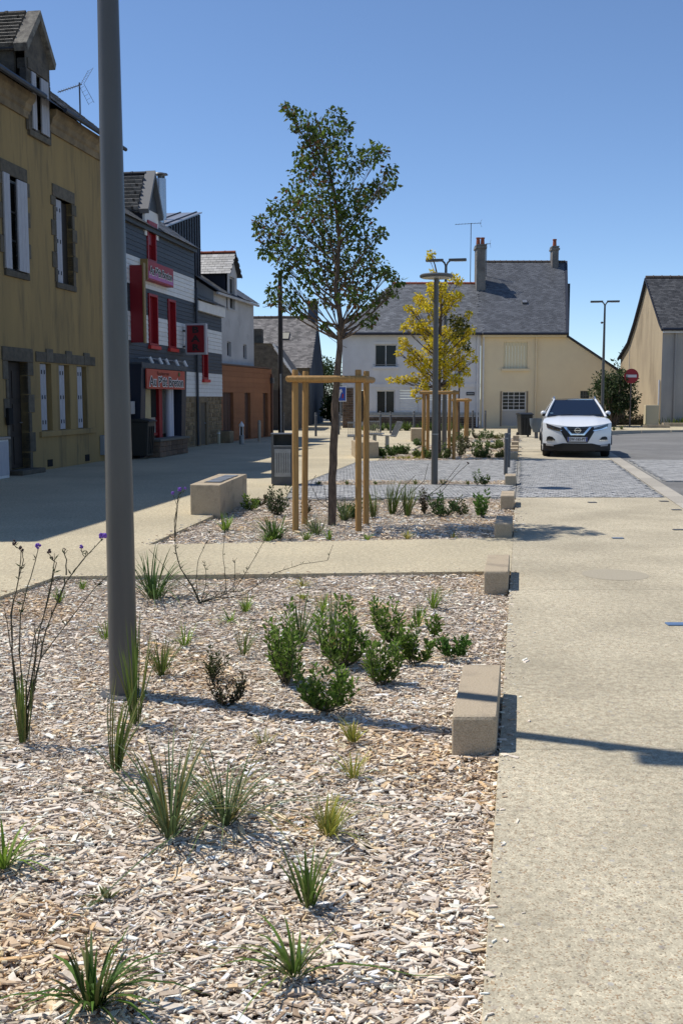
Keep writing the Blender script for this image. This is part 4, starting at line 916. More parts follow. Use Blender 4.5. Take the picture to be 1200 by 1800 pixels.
fc = thing('far_cream_house', 'cream two storey house with tall slate roof and side wing at the far end', 'house', (0, HX, 0))
Y0, Y1, Y2 = 7.48, 11.9, 15.0
u1 = (fx(883), fx(925), fz(648), fz(601)); u2 = (fx(882), fx(924), .12, fz(688)); u3 = (fx(1019), fx(1035), fz(703), fz(687))
b = MB(); wall_holes(b, Y0, Y1, 0, fz(583), [u1, u2], .02, .18)
wall_holes(b, Y1, Y2, 0, 2.95, [u3], .02, .18); b.add([(Y1, .02, 2.95), (Y2, .02, 2.95), (Y1, .02, 4.98)], [(0, 1, 2)]).add([(Y1, .02, 2.9), (Y1 + 1.4, 11.5, 2.9), (Y1 + 1.4, 11.5, 5.0), (Y1 + 1.1, 6, 9.4), (Y1, .02, 5.12)], [(0, 1, 2, 3, 4)]).add([(Y2, .02, 0), (Y2, 8, 0), (Y2, 8, 2.95), (Y2, .02, 2.95)], [(0, 1, 2, 3)])
b.build('wall', ylw_render, fc)
b = MB(); k = 8
for i in range(k): b.box(u1[0] + (u1[1] - u1[0]) * i / k + .004, u1[0] + (u1[1] - u1[0]) * (i + 1) / k - .004, .10, .13, u1[2], u1[3])
b.build('shutter', cream_b, fc); MB().box(u1[0] - .1, u1[1] + .12, -.10, .1, u1[2] - .12, u1[2]).build('sill', ylw_render, fc)
MB().box(u2[0] - .02, u2[1] + .02, .10, .14, .1, .95).build('door_panel', mat('grey_panel', (.46, .44, .40), .7), fc)
wd = window(fc, u2[0], u2[1], .95, u2[3], .10, .05, 4, 5, white_p, glass_m, .028); room(fc, u2[0], u2[1], .1, u2[3], .28)
for sgx in (0, 1):
    xa = u2[0] + .1 + sgx * .72; MB().prism([(xa, 1.0), (xa + .22, 1.0), (xa + .12, 1.5), (xa + .5 * .5, 2.2), (xa, 2.2)], .17, .18, 'y').build('curtain', curtain, wd)
MB().box(u2[0] - .10, u2[0] - .03, -.02, .03, .1, u2[3]).box(u2[1] + .03, u2[1] + .1, -.02, .03, .1, u2[3]).build('folded_shutter', mat('taupe', (.20, .16, .12), .7), fc)
window(fc, *u3, .10, .04, 3, 2, steel_dk, glass_m, .03); room(fc, *u3, .2)
b = MB().add([(Y0 + .05, -.33, 5.02), (Y1 + .12, -.33, 5.02), (Y1 + 1.28, 6.0, 9.55), (Y0 + .85, 6.0, 9.55), (Y0 + .4, 12, 5), (Y1 + 1.5, 12, 5)], [(0, 1, 2, 3), (3, 2, 5, 4)]); rf = b.build('roof', MATS['roof_deck'], fc)
sl2 = Vector((0, 6.33, 4.53))
slate_roof(rf, (Y0 - .20, -.35, 5.02), (1, 0, 0), sl2, Y1 - Y0 + 1.56, sl2.length, .22, .12, (.105, .110, .122), .28, clip=lambda a, q: .80 * q / sl2.length < a < Y1 - Y0 + .32 + 1.16 * q / sl2.length)
MB().bar((Y1 + .12, -.37, 5.02), (Y1 + 1.30, 6.0, 9.58), .16, .14).build('verge', navy_m, fc)
ridge(fc, (Y0 + .85, 6.0, 9.58), (Y1 + 1.25, 6.0, 9.58), .085, mat('dark_ridge', (.11, .085, .07), .9), .34)
MB().tube([(Y0 + .05, -.40, 5.02), (Y1 + .12, -.40, 5.02)], .07, 8).build('gutter', navy_m, fc, 40); MB().box(Y0 + .05, Y1 + .1, -.30, -.02, 4.86, 4.97).build('soffit', ylw_render, fc)
MB().add([(Y1 + 1.0, 6.2, 8.35), (Y1 + 1.62, 6.2, 8.35), (Y1 + 1.62, 7.4, 8.35), (Y1 + 1.0, 7.4, 8.35), (Y1 + 1.0, 6.2, 3.0), (Y1 + 1.62, 6.2, 3.0), (Y1 + 1.62, 7.4, 3.0)], [(0, 1, 2, 3), (0, 1, 5, 4), (1, 2, 6, 5)]).build('rear_wing', navy_m, fc)
MB().add([(Y1 - .02, -.12, 5.02), (Y2 + .25, -.12, 2.83), (Y2 + .25, 8, 2.83), (Y1 - .02, 8, 5.02), (Y1 - .02, -.12, 5.12), (Y2 + .25, -.12, 2.93), (Y2 + .25, 8, 2.93), (Y1 - .02, 8, 5.12)], [(0, 1, 2, 3), (4, 5, 6, 7), (0, 1, 5, 4), (1, 2, 6, 5)]).build('wing_roof', navy_m, fc)
pipe(fc, [(10.45, -.06, 4.9), (10.45, -.06, .05)], .05, ylw_render)
pipe(fc, [(7.62, -.06, 4.9), (7.62, -.06, .05)], .045, white_p)
def chimney(parent, x, w, y, d_, zb, zt, pots):
    c_ = MB().box(x, x + w, y, y + d_, zb, zt).build('chimney', chim_m, parent); MB().box(x - .06, x + w + .06, y - .06, y + d_ + .06, zt - .16, zt - .05).box(x - .03, x + w + .03, y - .03, y + d_ + .03, zt, zt + .07).build('cap', chim_m, c_)
    for i in range(pots): MB().lathe([(.12, 0), (.10, .36), (.125, .37), (.125, .43)], 12, (x + w * (i + .5) / pots, y + d_ / 2, zt + .07)).build('chimney_pot', terra, c_, 40)
chimney(fc, fx(833) * 60.6 / 57, .50, 3.3, 1.0, 7.2, 10.15, 2)
chimney(fc, atY(968, 500, 62.6).x, .36, 5.4, .7, 8.6, 10.35, 1)
b = MB(); v_ = sl2.normalized(); nr = Vector((1, 0, 0)).cross(v_); oo = Vector((atY(917, 530, 60).x, -.35, 5.02)) + v_ * 3.2
b.add(patch(oo, .14, .16, .0) + patch(oo, .14, .16, .12), [(0, 1, 5, 4), (1, 2, 6, 5), (2, 3, 7, 6), (3, 0, 4, 7)]); rlw = b.build('roof_window', steel_dk, fc); MB().add(patch(oo, .13, .15, .11), [(0, 1, 2, 3)]).build('pane', zinc_l, rlw)
def aerial(loc, h, boom, lab, up_=0):
    a = thing('roof_aerial', lab, 'aerial', loc); MB().tube([(0, 0, -.6), (0, 0, h)], .022, 6).build('mast', antenna_m, a)
    MB().tube([(-boom * .6, 0, h - .08), (boom * .4, 0, h)], .014, 5).build('boom', antenna_m, a)
    for i in range(8):
        x = -boom * .58 + boom * .12 * i; MB().tube([(x, -.22, h - .08 + .08 * (x / boom + .6)), (x, .22, h - .08 + .08 * (x / boom + .6))], .008, 4).build('element', antenna_m, a)
    for sg_ in (-1, 1): MB().tube([(boom * .32, -.1, h - .02), (boom * .42, .1, h + sg_ * .22)], .008, 4).build('element', antenna_m, a)
    return a
p = atY(826, 498, 61.0); aerial((p.x, 61.0, 7.9), atY(826, 392, 61).z - 7.9, 1.5, 'tall roof aerial on a mast left of the first chimney')
p = atY(854, 470, 61.6); aerial((p.x, 61.6, 8.6), atY(854, 428, 61.6).z - 8.6, .6, 'small roof aerial just right of the first chimney')
sp = thing('street_name_plate', 'small dark street name plate on the white wall by the downpipe', 'sign', (fx(826), HX - .03, fz(692))); MB().box(-.22, .22, 0, .02, -.09, .09).build('plate', navy_m, sp); MB().box(-.18, .18, -.004, -.001, -.03, .03).build('print', galv, sp)

# ================================================================== RIGHT HOUSE
rh = thing('tan_house', 'tan gabled house with swept slate roof and cement front at the right edge', 'house', (15.1, 50, .36))
EZ, AZ = 4.55, 7.05
prof = [(0, -.4), (0, EZ), (2.75, AZ), (3.6, 6.05), (4.6, 5.0), (5.7, 4.05), (7.4, 3.32), (7.4, -.4)]
b = MB(); b.v = [(0, y, z) for y, z in prof]; b.f = [tuple(t) for t in tessellate_polygon([[Vector((y, z, 0)) for y, z in prof]])]; b.build('gable_wall', tan_render, rh)
MB().add([(0, 0, -.4), (14, 0, -.4), (14, 0, EZ), (0, 0, EZ)], [(0, 1, 2, 3)]).build('front_wall', cem_render, rh)
b = MB(); b.v = []
pr = [(-.30, EZ - .12), (.15, EZ + .20), (2.75, AZ + .08), (3.6, 6.13), (4.6, 5.08), (5.7, 4.13), (7.55, 3.36)]
for y, z in pr: b.v += [(-.10, y, z), (14, y, z)]
b.f = [(2 * i, 2 * i + 1, 2 * i + 3, 2 * i + 2) for i in range(len(pr) - 1)]; rr = b.build('roof', MATS['roof_deck'], rh)
sv = Vector((0, 2.90, AZ + .08 - (EZ - .05)));
slate_roof(rr, (-.10, -.28, EZ - .08), (1, 0, 0), sv, 7, sv.length, .20, .11, (.085, .083, .082), .45)
b = MB()
for (ya, za), (yb, zb) in zip(pr[:-1], pr[1:]): b.bar((-.10, ya, za - .02), (-.10, yb, zb - .02), .10, .10)
b.build('verge', navy_m, rh)
ridge(rh, (-.1, 2.75, AZ + .12), (7, 2.75, AZ + .12), .09, mat('dark_ridge', (.11, .085, .07), .9), .4)
MB().tube([(-.1, -.34, EZ - .10), (14, -.34, EZ - .10)], .07, 8).build('gutter', navy_m, rh, 40); MB().box(.0, 14, -.2, -.01, EZ - .26, EZ - .16).build('soffit', white_p, rh)
pipe(rh, [(.62, -.06, EZ - .2), (.62, -.06, -.3)], .05, cem_render); pipe(rh, [(-.06, .10, 2.1), (-.06, .10, -.3)], .04, white_p)
MB().box(-.02, .02, 5.6, 5.66, .2, 4.0).build('wall_joint', cem_render, rh); MB().box(-.35, .02, 6.1, 7.4, 2.2, 2.35).build('ledge', steel_dk, rh)
mb_ = thing('meter_cabinet', 'cream upright meter cabinet at the corner of the tan house', 'cabinet', (14.62, 49.6, .30)); MB().box(-.32, .30, 0, .35, 0, .98).build('body', mat('cream_cabinet', (.55, .47, .31), .7), mb_, bevel=.015); MB().box(-.28, .26, -.012, -.002, .05, .92).build('door', MATS['cream_cabinet'], mb_)

# ================================================================== FOLIAGE HELPERS
def leaves(name, cen, dirs, size, col, m=None, parent=None, width=.62, fold=.25):
    n = len(cen); d = dirs / np.linalg.norm(dirs, axis=1, keepdims=True)
    r = rng.normal(size=(n, 3)); s = np.cross(d, r); s /= np.linalg.norm(s, axis=1, keepdims=True) + 1e-9; nn = np.cross(d, s)
    L_ = size[:, None]
    v = np.stack([cen, cen + d * L_ * .45 + s * L_ * width * .5 + nn * L_ * fold * .4, cen + d * L_, cen + d * L_ * .45 - s * L_ * width * .5 + nn * L_ * fold * .4], 1)
    f = (np.array([[0, 1, 2], [0, 2, 3]])[None] + (np.arange(n) * 4)[:, None, None]).reshape(-1, 3)
    return obj(name, np_mesh(name, v.reshape(-1, 3), f, m or leaf_m, np.repeat(np.clip(col, 0, 1), 4, 0)), parent)
def pick(cols, n, var=.25):
    c = np.array(cols); return c[rng.integers(0, len(c), n)] * (1 + rng.uniform(-var, var, (n, 1)))
def rand_dirs(n, up=.0):
    d = rng.normal(size=(n, 3)); d[:, 2] += up; return d / np.linalg.norm(d, axis=1, keepdims=True)
def curve_pts(p, q, bend, k=6):
    p, q = Vector(p), Vector(q); m = (p + q) / 2 + Vector(bend)
    return [(1 - t) ** 2 * p + 2 * t * (1 - t) * m + t * t * q for t in [i / k for i in range(k + 1)]]

def tree(name, label, Y, trunk_px, r0, clusters, cols, tipcols, leaf, dens, depth_r, zmin_px, dark=None, swell=1.0):
    """trunk_px: photo pixels of the trunk line, placed at distance Y; clusters: (px, py, r_px) leaf clumps"""
    base = atY(trunk_px[0][0], trunk_px[0][1], Y); base.z = 0
    t = thing(name, label, 'tree', base)
    tp = [atY(x, y, Y) - base for x, y in trunk_px]; tp[0].z = -.1
    k = len(tp); rad = [r0 * (1 - .9 * (i / (k - 1)) ** 1.1) for i in range(k)]
    # smooth the trunk line
    pts = []; rr = []
    for i in range(k - 1):
        for j in range(4): f = j / 4; pts.append(tp[i].lerp(tp[i + 1], f) + Vector((random.uniform(-.006, .006), random.uniform(-.006, .006), 0))); rr.append((rad[i] * (1 - f) + rad[i + 1] * f) * random.uniform(.96, 1.05))
    pts.append(tp[-1]); rr.append(rad[-1])
    MB().tube(pts, rr, 12).build('trunk', bark, t, 60)
    zfork = atY(600, zmin_px, Y).z
    C = []; D = []; S = []; K = []
    limbs = MB()
    for ci, c_ in enumerate(clusters):
        px, py, rp = c_[:3]; dk_ = len(c_) > 3
        p = atY(px, py, Y) - base; rm = rp * Y / F * swell
        axis = min(pts, key=lambda q: abs(q.z - p.z)); hor = abs(p.x - axis.x)
        p = atY(px, py, Y + random.uniform(-1, 1) * max(.1, math.sqrt(max(0.0, depth_r ** 2 - hor ** 2))) * .8) - base
        dist = math.hypot(p.x - axis.x, p.y)
        za = max(zfork + random.uniform(0, .25), p.z - .2 - .5 * dist - random.uniform(0, .3)); i0 = min(range(len(pts)), key=lambda i: abs(pts[i].z - za)); a = pts[i0]
        rb_ = min(rr[i0] * .42, .006 + .010 * (p - a).length)
        cp = curve_pts(a, p, (0, 0, -.12 * dist + .02), 6); limbs.tube(cp, [rb_ * (1 - .8 * i / 6) for i in range(7)], 6)
        for _ in range(5):
            e = p + Vector(rand_dirs(1, .3)[0]) * rm * random.uniform(.6, 1.05); limbs.tube(curve_pts(cp[random.choice((3, 4, 5))], e, (0, 0, .03), 4), [rb_ * .34, rb_ * .28, rb_ * .2, rb_ * .14, rb_ * .1], 4)
        n = int(dens * (rm / .2) ** 1.8) + 10
        dd = rand_dirs(n); rad_ = rm * rng.random(n) ** .45 * 1.08
        q = np.array(p) + dd * rad_[:, None] * np.array([[1, 1.15, .85]]); C.append(q)
        dv = dd * .7 + rng.normal(size=(n, 3)) * .7; dv[:, 2] -= .35; D.append(dv); S.append(leaf * rng.uniform(.65, 1.2, n))
        col = pick(dark if (dk_ and dark) else cols, n, .3)
        tip = rng.random(n) < (.05 + .28 * (rng.random() < .3)); tip &= (rad_ > rm * .55)
        if tipcols: col[tip] = pick(tipcols, int(tip.sum()), .2)
        K.append(col)
    limbs.build('limbs', bark, t, 60)
    stuff(leaves('crown', np.concatenate(C), np.concatenate(D), np.concatenate(S), np.concatenate(K), leaf_m, t))
    return t

T1C = [(499, 185, 6), (506, 196, 7), (513, 206, 6), (517, 226, 8), (512, 196, 9), (535, 215, 18), (548, 238, 20), (590, 203, 16), (607, 222, 14), (562, 232, 22), (590, 245, 26), (545, 270, 26), (572, 290, 34), (532, 300, 22), (618, 285, 26), (650, 272, 20), (668, 268, 14), (684, 300, 13), (668, 328, 20), (690, 322, 9), (518, 345, 26), (556, 350, 36), (605, 350, 38), (645, 345, 24), (492, 368, 20), (528, 398, 34), (578, 402, 38), (625, 398, 30), (460, 388, 14), (478, 415, 24), (455, 405, 11), (468, 440, 14), (508, 450, 30), (556, 452, 36), (606, 452, 38), (645, 438, 20), (664, 412, 9), (672, 408, 8), (498, 482, 12), (545, 492, 22), (588, 492, 32), (630, 490, 32), (664, 470, 20), (684, 482, 13), (700, 494, 9), (482, 510, 13), (512, 522, 17), (478, 528, 9), (545, 530, 14), (640, 528, 18), (668, 522, 15), (692, 512, 10), (625, 555, 9), (648, 565, 11), (655, 552, 10), (525, 548, 11), (572, 572, 7), (500, 538, 8), (618, 520, 20), (580, 530, 14)]
tree('young_tree', 'young green tree with red tipped leaves held between four stakes', 13.4, [(583, 925), (584, 840), (588, 740), (592, 660), (597, 610), (598, 560), (590, 500), (596, 430), (590, 350), (575, 280), (560, 220), (552, 200)], .054, T1C,
     [(.085, .130, .022), (.062, .102, .020), (.13, .19, .030), (.075, .10, .026)], [(.15, .06, .03), (.12, .09, .03), (.17, .10, .05)], .066, 185, .85, 605, swell=1.04)
T2C = [(758, 446, 6), (752, 452, 4), (760, 478, 5), (797, 490, 8), (806, 495, 7), (758, 502, 8), (777, 503, 8), (757, 514, 8), (775, 518, 13), (735, 523, 8), (740, 533, 11), (753, 538, 13), (797, 521, 11), (808, 518, 6), (792, 534, 12), (718, 541, 6), (730, 548, 8), (722, 563, 8), (730, 574, 12), (743, 574, 12), (709, 576, 7), (753, 588, 13), (777, 545, 9), (800, 562, 13, 1), (812, 572, 12, 1), (806, 585, 10, 1), (824, 553, 6), (826, 580, 8), (818, 590, 8), (780, 584, 13), (793, 590, 13), (806, 600, 12), (708, 598, 7), (712, 608, 9), (701, 620, 6), (727, 622, 10), (722, 636, 10), (741, 628, 11), (756, 612, 11), (777, 613, 13), (797, 620, 13), (810, 630, 11), (826, 618, 7), (834, 632, 5), (743, 643, 12), (777, 634, 13), (797, 641, 12), (811, 646, 9), (820, 653, 7), (687, 668, 5), (699, 668, 7), (713, 667, 8), (729, 665, 10), (747, 662, 12), (777, 654, 13), (797, 667, 12), (806, 671, 8), (727, 690, 7), (743, 681, 9), (783, 680, 8), (735, 702, 4), (765, 600, 12), (765, 640, 12), (762, 560, 10), (818, 608, 8, 1)]
tree('yellow_tree', 'golden yellow leaved tree behind the round headed lamp', 28.6, [(771, 800), (770, 740), (771, 680), (772, 630), (773, 580), (775, 540), (772, 500), (764, 465), (758, 448)], .075, T2C,
     [(.72, .56, .022), (.62, .50, .025), (.50, .44, .03), (.78, .62, .05)], [(.72, .60, .14)], .092, 150, .8, 690, dark=[(.05, .075, .02), (.20, .18, .025), (.32, .26, .03)])

# small bushy helpers ---------------------------------------------------------
def grass(px, py, hpx, label, n=34, spread=.35, w=.007, cols=((.07, .12, .025), (.10, .16, .03), (.05, .09, .02)), droop=.5, cat='grass', group=None, name='grass_tuft', z=-.03, base=.03):
    g = G(px, py, z); depth = g.y * CT + .15; h = hpx * depth / F * 1.04
    n = int(n * 1.3); droop *= 1.7; w *= .86; spread *= 1.12; bx0, by0 = random.uniform(-.18, .18), random.uniform(-.18, .18); V = []; Fs = []; Cc = []
    for i in range(n):
        a = random.uniform(0, 2 * math.pi); r = random.random() ** .7; lean = spread * (.08 + .92 * r ** 1.2) * random.uniform(.55, 1.6); hh = h * random.uniform(.62, 1.12) * (1.06 - .2 * r)
        ox, oy = math.cos(a), math.sin(a); bx, by = ox * random.uniform(0, base), oy * random.uniform(0, base)
        sx, sy = -oy, ox; ww = w * random.uniform(.7, 1.25); col = np.array(random.choice(cols)) * random.uniform(.75, 1.25); dr = droop * random.choice((.2, .4, .7, .9, 1.3)); o = len(V); kseg = 5
        tw = random.uniform(-.6, .6)
        for k in range(kseg + 1):
            t = k / kseg; out = lean * hh * (t + dr * t * t); z_ = hh * (t - dr * .75 * lean * t * t * t)
            wk = ww * (1 - t) ** .55 * (.75 + .5 * min(1, t * 3)) + .0004; ct, st_ = math.cos(tw * t), math.sin(tw * t)
            cx_, cy_ = sx * ct + ox * st_, sy * ct + oy * st_
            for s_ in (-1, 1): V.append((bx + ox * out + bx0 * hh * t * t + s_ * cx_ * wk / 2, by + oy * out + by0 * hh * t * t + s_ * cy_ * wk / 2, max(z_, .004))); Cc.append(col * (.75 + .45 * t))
        Fs += [(o + 2 * k, o + 2 * k + 1, o + 2 * k + 3, o + 2 * k + 2) for k in range(kseg)]
    o = obj(name, np_mesh(name, np.array(V), np.array(Fs), blade_m, np.array(Cc)), None, g); tag(o, label, cat, group)
    return o
def shrub(px, py, hpx, wpx, label, nl=260, ls=.030, cols=((.13, .215, .032), (.18, .28, .045), (.085, .155, .026), (.15, .20, .05)), nst=9, group=None, name='shrub', cat='shrub', sparse=0.0, z=-.03, tips=None, width=.42):
    g = G(px, py, z); depth = g.y * CT + .15; h = hpx * depth / F; w = wpx * depth / F / 2
    t = thing(name, label, cat, g, 0, group); b = MB(); C = []; D = []; K = []
    for i in range(nst):
        a = random.uniform(0, 2 * math.pi); r = random.random() ** .5; hh = h * random.uniform(.5, 1.12) * (1.08 - .38 * r)
        e = Vector((math.cos(a) * w * r, math.sin(a) * w * r, hh)); e.x *= 1.15; e.y *= 1.15; cp = curve_pts((random.uniform(-.02, .02), random.uniform(-.02, .02), 0), e, (e.x * .62, e.y * .62, -.16 * h), 7)
        b.tube(cp, [max(.0012, .0042 * h / .3 * (1 - .8 * k / 7)) for k in range(8)], 5)
        m_ = max(6, int(nl * 1.9 / nst))
        for _ in range(m_):
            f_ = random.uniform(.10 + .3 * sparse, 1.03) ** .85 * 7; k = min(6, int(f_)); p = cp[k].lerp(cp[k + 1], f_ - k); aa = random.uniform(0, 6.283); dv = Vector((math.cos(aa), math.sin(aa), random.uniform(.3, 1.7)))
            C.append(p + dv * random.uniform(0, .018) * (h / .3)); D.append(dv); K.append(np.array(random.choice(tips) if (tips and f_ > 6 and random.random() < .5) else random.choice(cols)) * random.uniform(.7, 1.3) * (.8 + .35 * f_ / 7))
    b.build('stems', stem_m, t)
    stuff(leaves('foliage', np.array(C), np.array(D), ls * 1.02 * rng.uniform(.65, 1.3, len(C)), np.array(K), leaf_m, t, width))
    return t
# -------------------------------------------------- foreground bed: grasses
DG = ((.10, .155, .03), (.135, .195, .04), (.08, .12, .03), (.19, .19, .06)); BG = ((.115, .165, .07), (.15, .205, .09), (.09, .135, .05), (.20, .18, .06)); LG = ((.17, .27, .035), (.21, .32, .04), (.13, .20, .03)); YG = ((.36, .34, .06), (.28, .30, .05), (.42, .36, .10), (.2, .24, .04))
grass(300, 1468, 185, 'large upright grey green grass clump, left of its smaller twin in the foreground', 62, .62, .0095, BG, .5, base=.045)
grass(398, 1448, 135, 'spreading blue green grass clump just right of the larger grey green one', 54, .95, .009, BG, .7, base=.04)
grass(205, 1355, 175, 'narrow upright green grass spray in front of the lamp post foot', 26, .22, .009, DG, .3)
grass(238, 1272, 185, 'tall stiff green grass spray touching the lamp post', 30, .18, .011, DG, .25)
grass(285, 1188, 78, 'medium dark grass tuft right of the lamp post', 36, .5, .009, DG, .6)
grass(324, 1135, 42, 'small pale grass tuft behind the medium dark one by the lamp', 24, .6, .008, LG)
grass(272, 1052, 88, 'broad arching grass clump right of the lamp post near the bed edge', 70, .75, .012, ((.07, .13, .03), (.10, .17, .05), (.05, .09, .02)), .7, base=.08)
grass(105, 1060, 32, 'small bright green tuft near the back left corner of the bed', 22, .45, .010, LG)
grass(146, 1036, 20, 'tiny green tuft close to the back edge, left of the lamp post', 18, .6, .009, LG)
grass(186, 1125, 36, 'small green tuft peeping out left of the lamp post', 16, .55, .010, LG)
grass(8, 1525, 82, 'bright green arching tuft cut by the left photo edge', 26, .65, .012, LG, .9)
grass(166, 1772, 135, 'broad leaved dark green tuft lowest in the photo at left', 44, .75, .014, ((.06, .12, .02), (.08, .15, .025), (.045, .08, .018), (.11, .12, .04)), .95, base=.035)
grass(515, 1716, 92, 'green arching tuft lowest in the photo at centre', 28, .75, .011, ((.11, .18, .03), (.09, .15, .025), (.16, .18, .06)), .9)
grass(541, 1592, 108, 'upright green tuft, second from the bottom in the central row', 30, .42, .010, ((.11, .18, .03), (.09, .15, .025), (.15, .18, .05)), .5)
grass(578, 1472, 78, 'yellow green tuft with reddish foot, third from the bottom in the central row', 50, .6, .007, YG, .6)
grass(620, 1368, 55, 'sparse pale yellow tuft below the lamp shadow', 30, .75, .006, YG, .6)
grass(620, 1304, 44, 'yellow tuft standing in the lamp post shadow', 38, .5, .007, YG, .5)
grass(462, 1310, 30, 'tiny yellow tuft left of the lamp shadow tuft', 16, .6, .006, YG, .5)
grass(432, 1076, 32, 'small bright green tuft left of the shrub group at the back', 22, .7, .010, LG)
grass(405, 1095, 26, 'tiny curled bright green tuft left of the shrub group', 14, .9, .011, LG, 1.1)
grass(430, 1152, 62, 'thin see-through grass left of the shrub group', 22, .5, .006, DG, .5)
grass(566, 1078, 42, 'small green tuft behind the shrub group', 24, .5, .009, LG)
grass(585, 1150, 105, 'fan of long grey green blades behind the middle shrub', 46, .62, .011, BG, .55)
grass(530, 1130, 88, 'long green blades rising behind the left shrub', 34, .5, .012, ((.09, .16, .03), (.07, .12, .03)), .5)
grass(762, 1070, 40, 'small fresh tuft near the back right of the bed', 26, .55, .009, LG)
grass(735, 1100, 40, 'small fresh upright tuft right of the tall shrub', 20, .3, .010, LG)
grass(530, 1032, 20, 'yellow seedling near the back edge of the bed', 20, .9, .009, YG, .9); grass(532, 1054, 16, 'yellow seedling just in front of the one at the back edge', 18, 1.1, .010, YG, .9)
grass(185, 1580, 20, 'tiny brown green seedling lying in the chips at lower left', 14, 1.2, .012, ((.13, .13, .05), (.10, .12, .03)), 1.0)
# foreground shrubs
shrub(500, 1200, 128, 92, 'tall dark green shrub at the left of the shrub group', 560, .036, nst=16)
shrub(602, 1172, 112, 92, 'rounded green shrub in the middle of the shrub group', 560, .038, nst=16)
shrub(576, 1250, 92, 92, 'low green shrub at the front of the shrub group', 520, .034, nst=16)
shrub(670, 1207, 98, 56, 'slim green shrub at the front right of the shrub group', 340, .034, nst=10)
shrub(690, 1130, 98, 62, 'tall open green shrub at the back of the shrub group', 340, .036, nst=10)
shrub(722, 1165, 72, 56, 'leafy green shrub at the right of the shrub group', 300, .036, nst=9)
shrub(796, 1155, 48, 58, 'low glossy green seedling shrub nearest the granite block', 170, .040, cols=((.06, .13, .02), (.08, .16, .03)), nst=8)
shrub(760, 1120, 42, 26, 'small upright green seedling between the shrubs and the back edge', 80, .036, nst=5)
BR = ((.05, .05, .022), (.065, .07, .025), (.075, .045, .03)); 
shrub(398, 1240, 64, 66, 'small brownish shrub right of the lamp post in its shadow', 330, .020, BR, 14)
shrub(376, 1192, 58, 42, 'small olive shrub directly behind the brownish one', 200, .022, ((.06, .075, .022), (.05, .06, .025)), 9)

# verbenas: wiry stems with violet heads
def wiry(base_px, stems, label, name='verbena', nleaf=0, r=.0032, tuft=0):
    g = G(*base_px, -.03); t = thing(name, label, 'plant', g); Yb = g.y
    b = MB(); C = []; D = []
    for st in stems:
        pts_ = st['p']; yo = st.get('dy', 0.0); k = len(pts_)
        P_ = []
        for i, (x, y) in enumerate(pts_):
            p = atY(x, y, Yb + yo * i / max(1, k - 1)); P_.append(p - g)
        if st.get('root', True): P_ = [Vector((random.uniform(-.02, .02), random.uniform(-.02, .02), 0))] + P_
        fine = []
        for i in range(len(P_) - 1):
            for j in range(3): fine.append(P_[i].lerp(P_[i + 1], j / 3) + Vector((random.uniform(-.003, .003),) * 3))
        fine.append(P_[-1]); n = len(fine); rs = st.get('r', r)
        b.tube(fine, [rs * (1 - .55 * i / n) for i in range(n)], 5)
        for i in range(2, n - 1):
            if random.random() < st.get('twig', .25):
                e = fine[i] + Vector((random.uniform(-1, 1), random.uniform(-1, 1), random.uniform(.1, 1))) * random.uniform(.02, .06); b.tube([fine[i], e], [rs * .5, rs * .25], 4)
            if random.random() < st.get('leaf', .3):
                for _ in range(2): C.append(fine[i]); D.append((random.uniform(-1, 1), random.uniform(-1, 1), random.uniform(.2, 1.2)))
        h = st.get('head')
        if h:
            hb = MB(); hr = st.get('hr', .014)
            for _ in range(16 if h == 'v' else 6):
                o_ = Vector(rand_dirs(1)[0]) * hr * .75; hb.sphere(fine[-1] + Vector((0, 0, hr * .5)) + o_, hr * .42, 6, 4)
            hb.build('flower_head' if h == 'v' else 'seed_head', violet if h == 'v' else seed_m, t)
    b.build('stems', stem_m, t)
    if C: stuff(leaves('foliage', np.array([tuple(c) for c in C]), np.array(D), rng.uniform(.02, .045, len(C)), pick(((.05, .075, .03), (.06, .06, .03)), len(C)), leaf_m, t, .22))
    return t
wiry((40, 1300), [
    dict(p=[(22, 1150), (20, 1080), (32, 1020), (41, 985), (38, 968)], head='k'), dict(p=[(22, 1150), (20, 1080), (32, 1020), (38, 968), (24, 956)], head='k', dy=.05),
    dict(p=[(34, 1150), (36, 1080), (50, 1030), (62, 985), (68, 962)], head='v', dy=.1), dict(p=[(58, 1180), (70, 1110), (88, 1040), (99, 990), (85, 972)], head='k', dy=-.1),
    dict(p=[(58, 1180), (70, 1110), (86, 1045), (97, 985), (91, 983)], head='k', hr=.009), dict(p=[(66, 1180), (80, 1110), (115, 1025), (145, 985), (176, 952), (181, 945)], head='v', dy=.15, hr=.018), dict(p=[(66, 1180), (82, 1105), (118, 1020), (150, 980), (143, 963)], head='v', hr=.010, dy=.2),
    dict(p=[(70, 1160), (85, 1140), (130, 1080), (170, 1030), (190, 1012)], dy=.2), dict(p=[(118, 1010), (117, 985), (114, 967)], root=False, head='k', hr=.007), dict(p=[(30, 1200), (18, 1130), (8, 1070)], dy=-.1), dict(p=[(48, 1200), (60, 1120), (75, 1090)], dy=.1), dict(p=[(55, 1230), (65, 1150), (62, 1100)])],
    'wiry verbena with small violet heads at the left edge', r=.0036)
grass(42, 1304, 130, 'green basal blades at the foot of the left verbena', 20, .12, .009, DG, .2, name='basal_leaves', cat='plant')
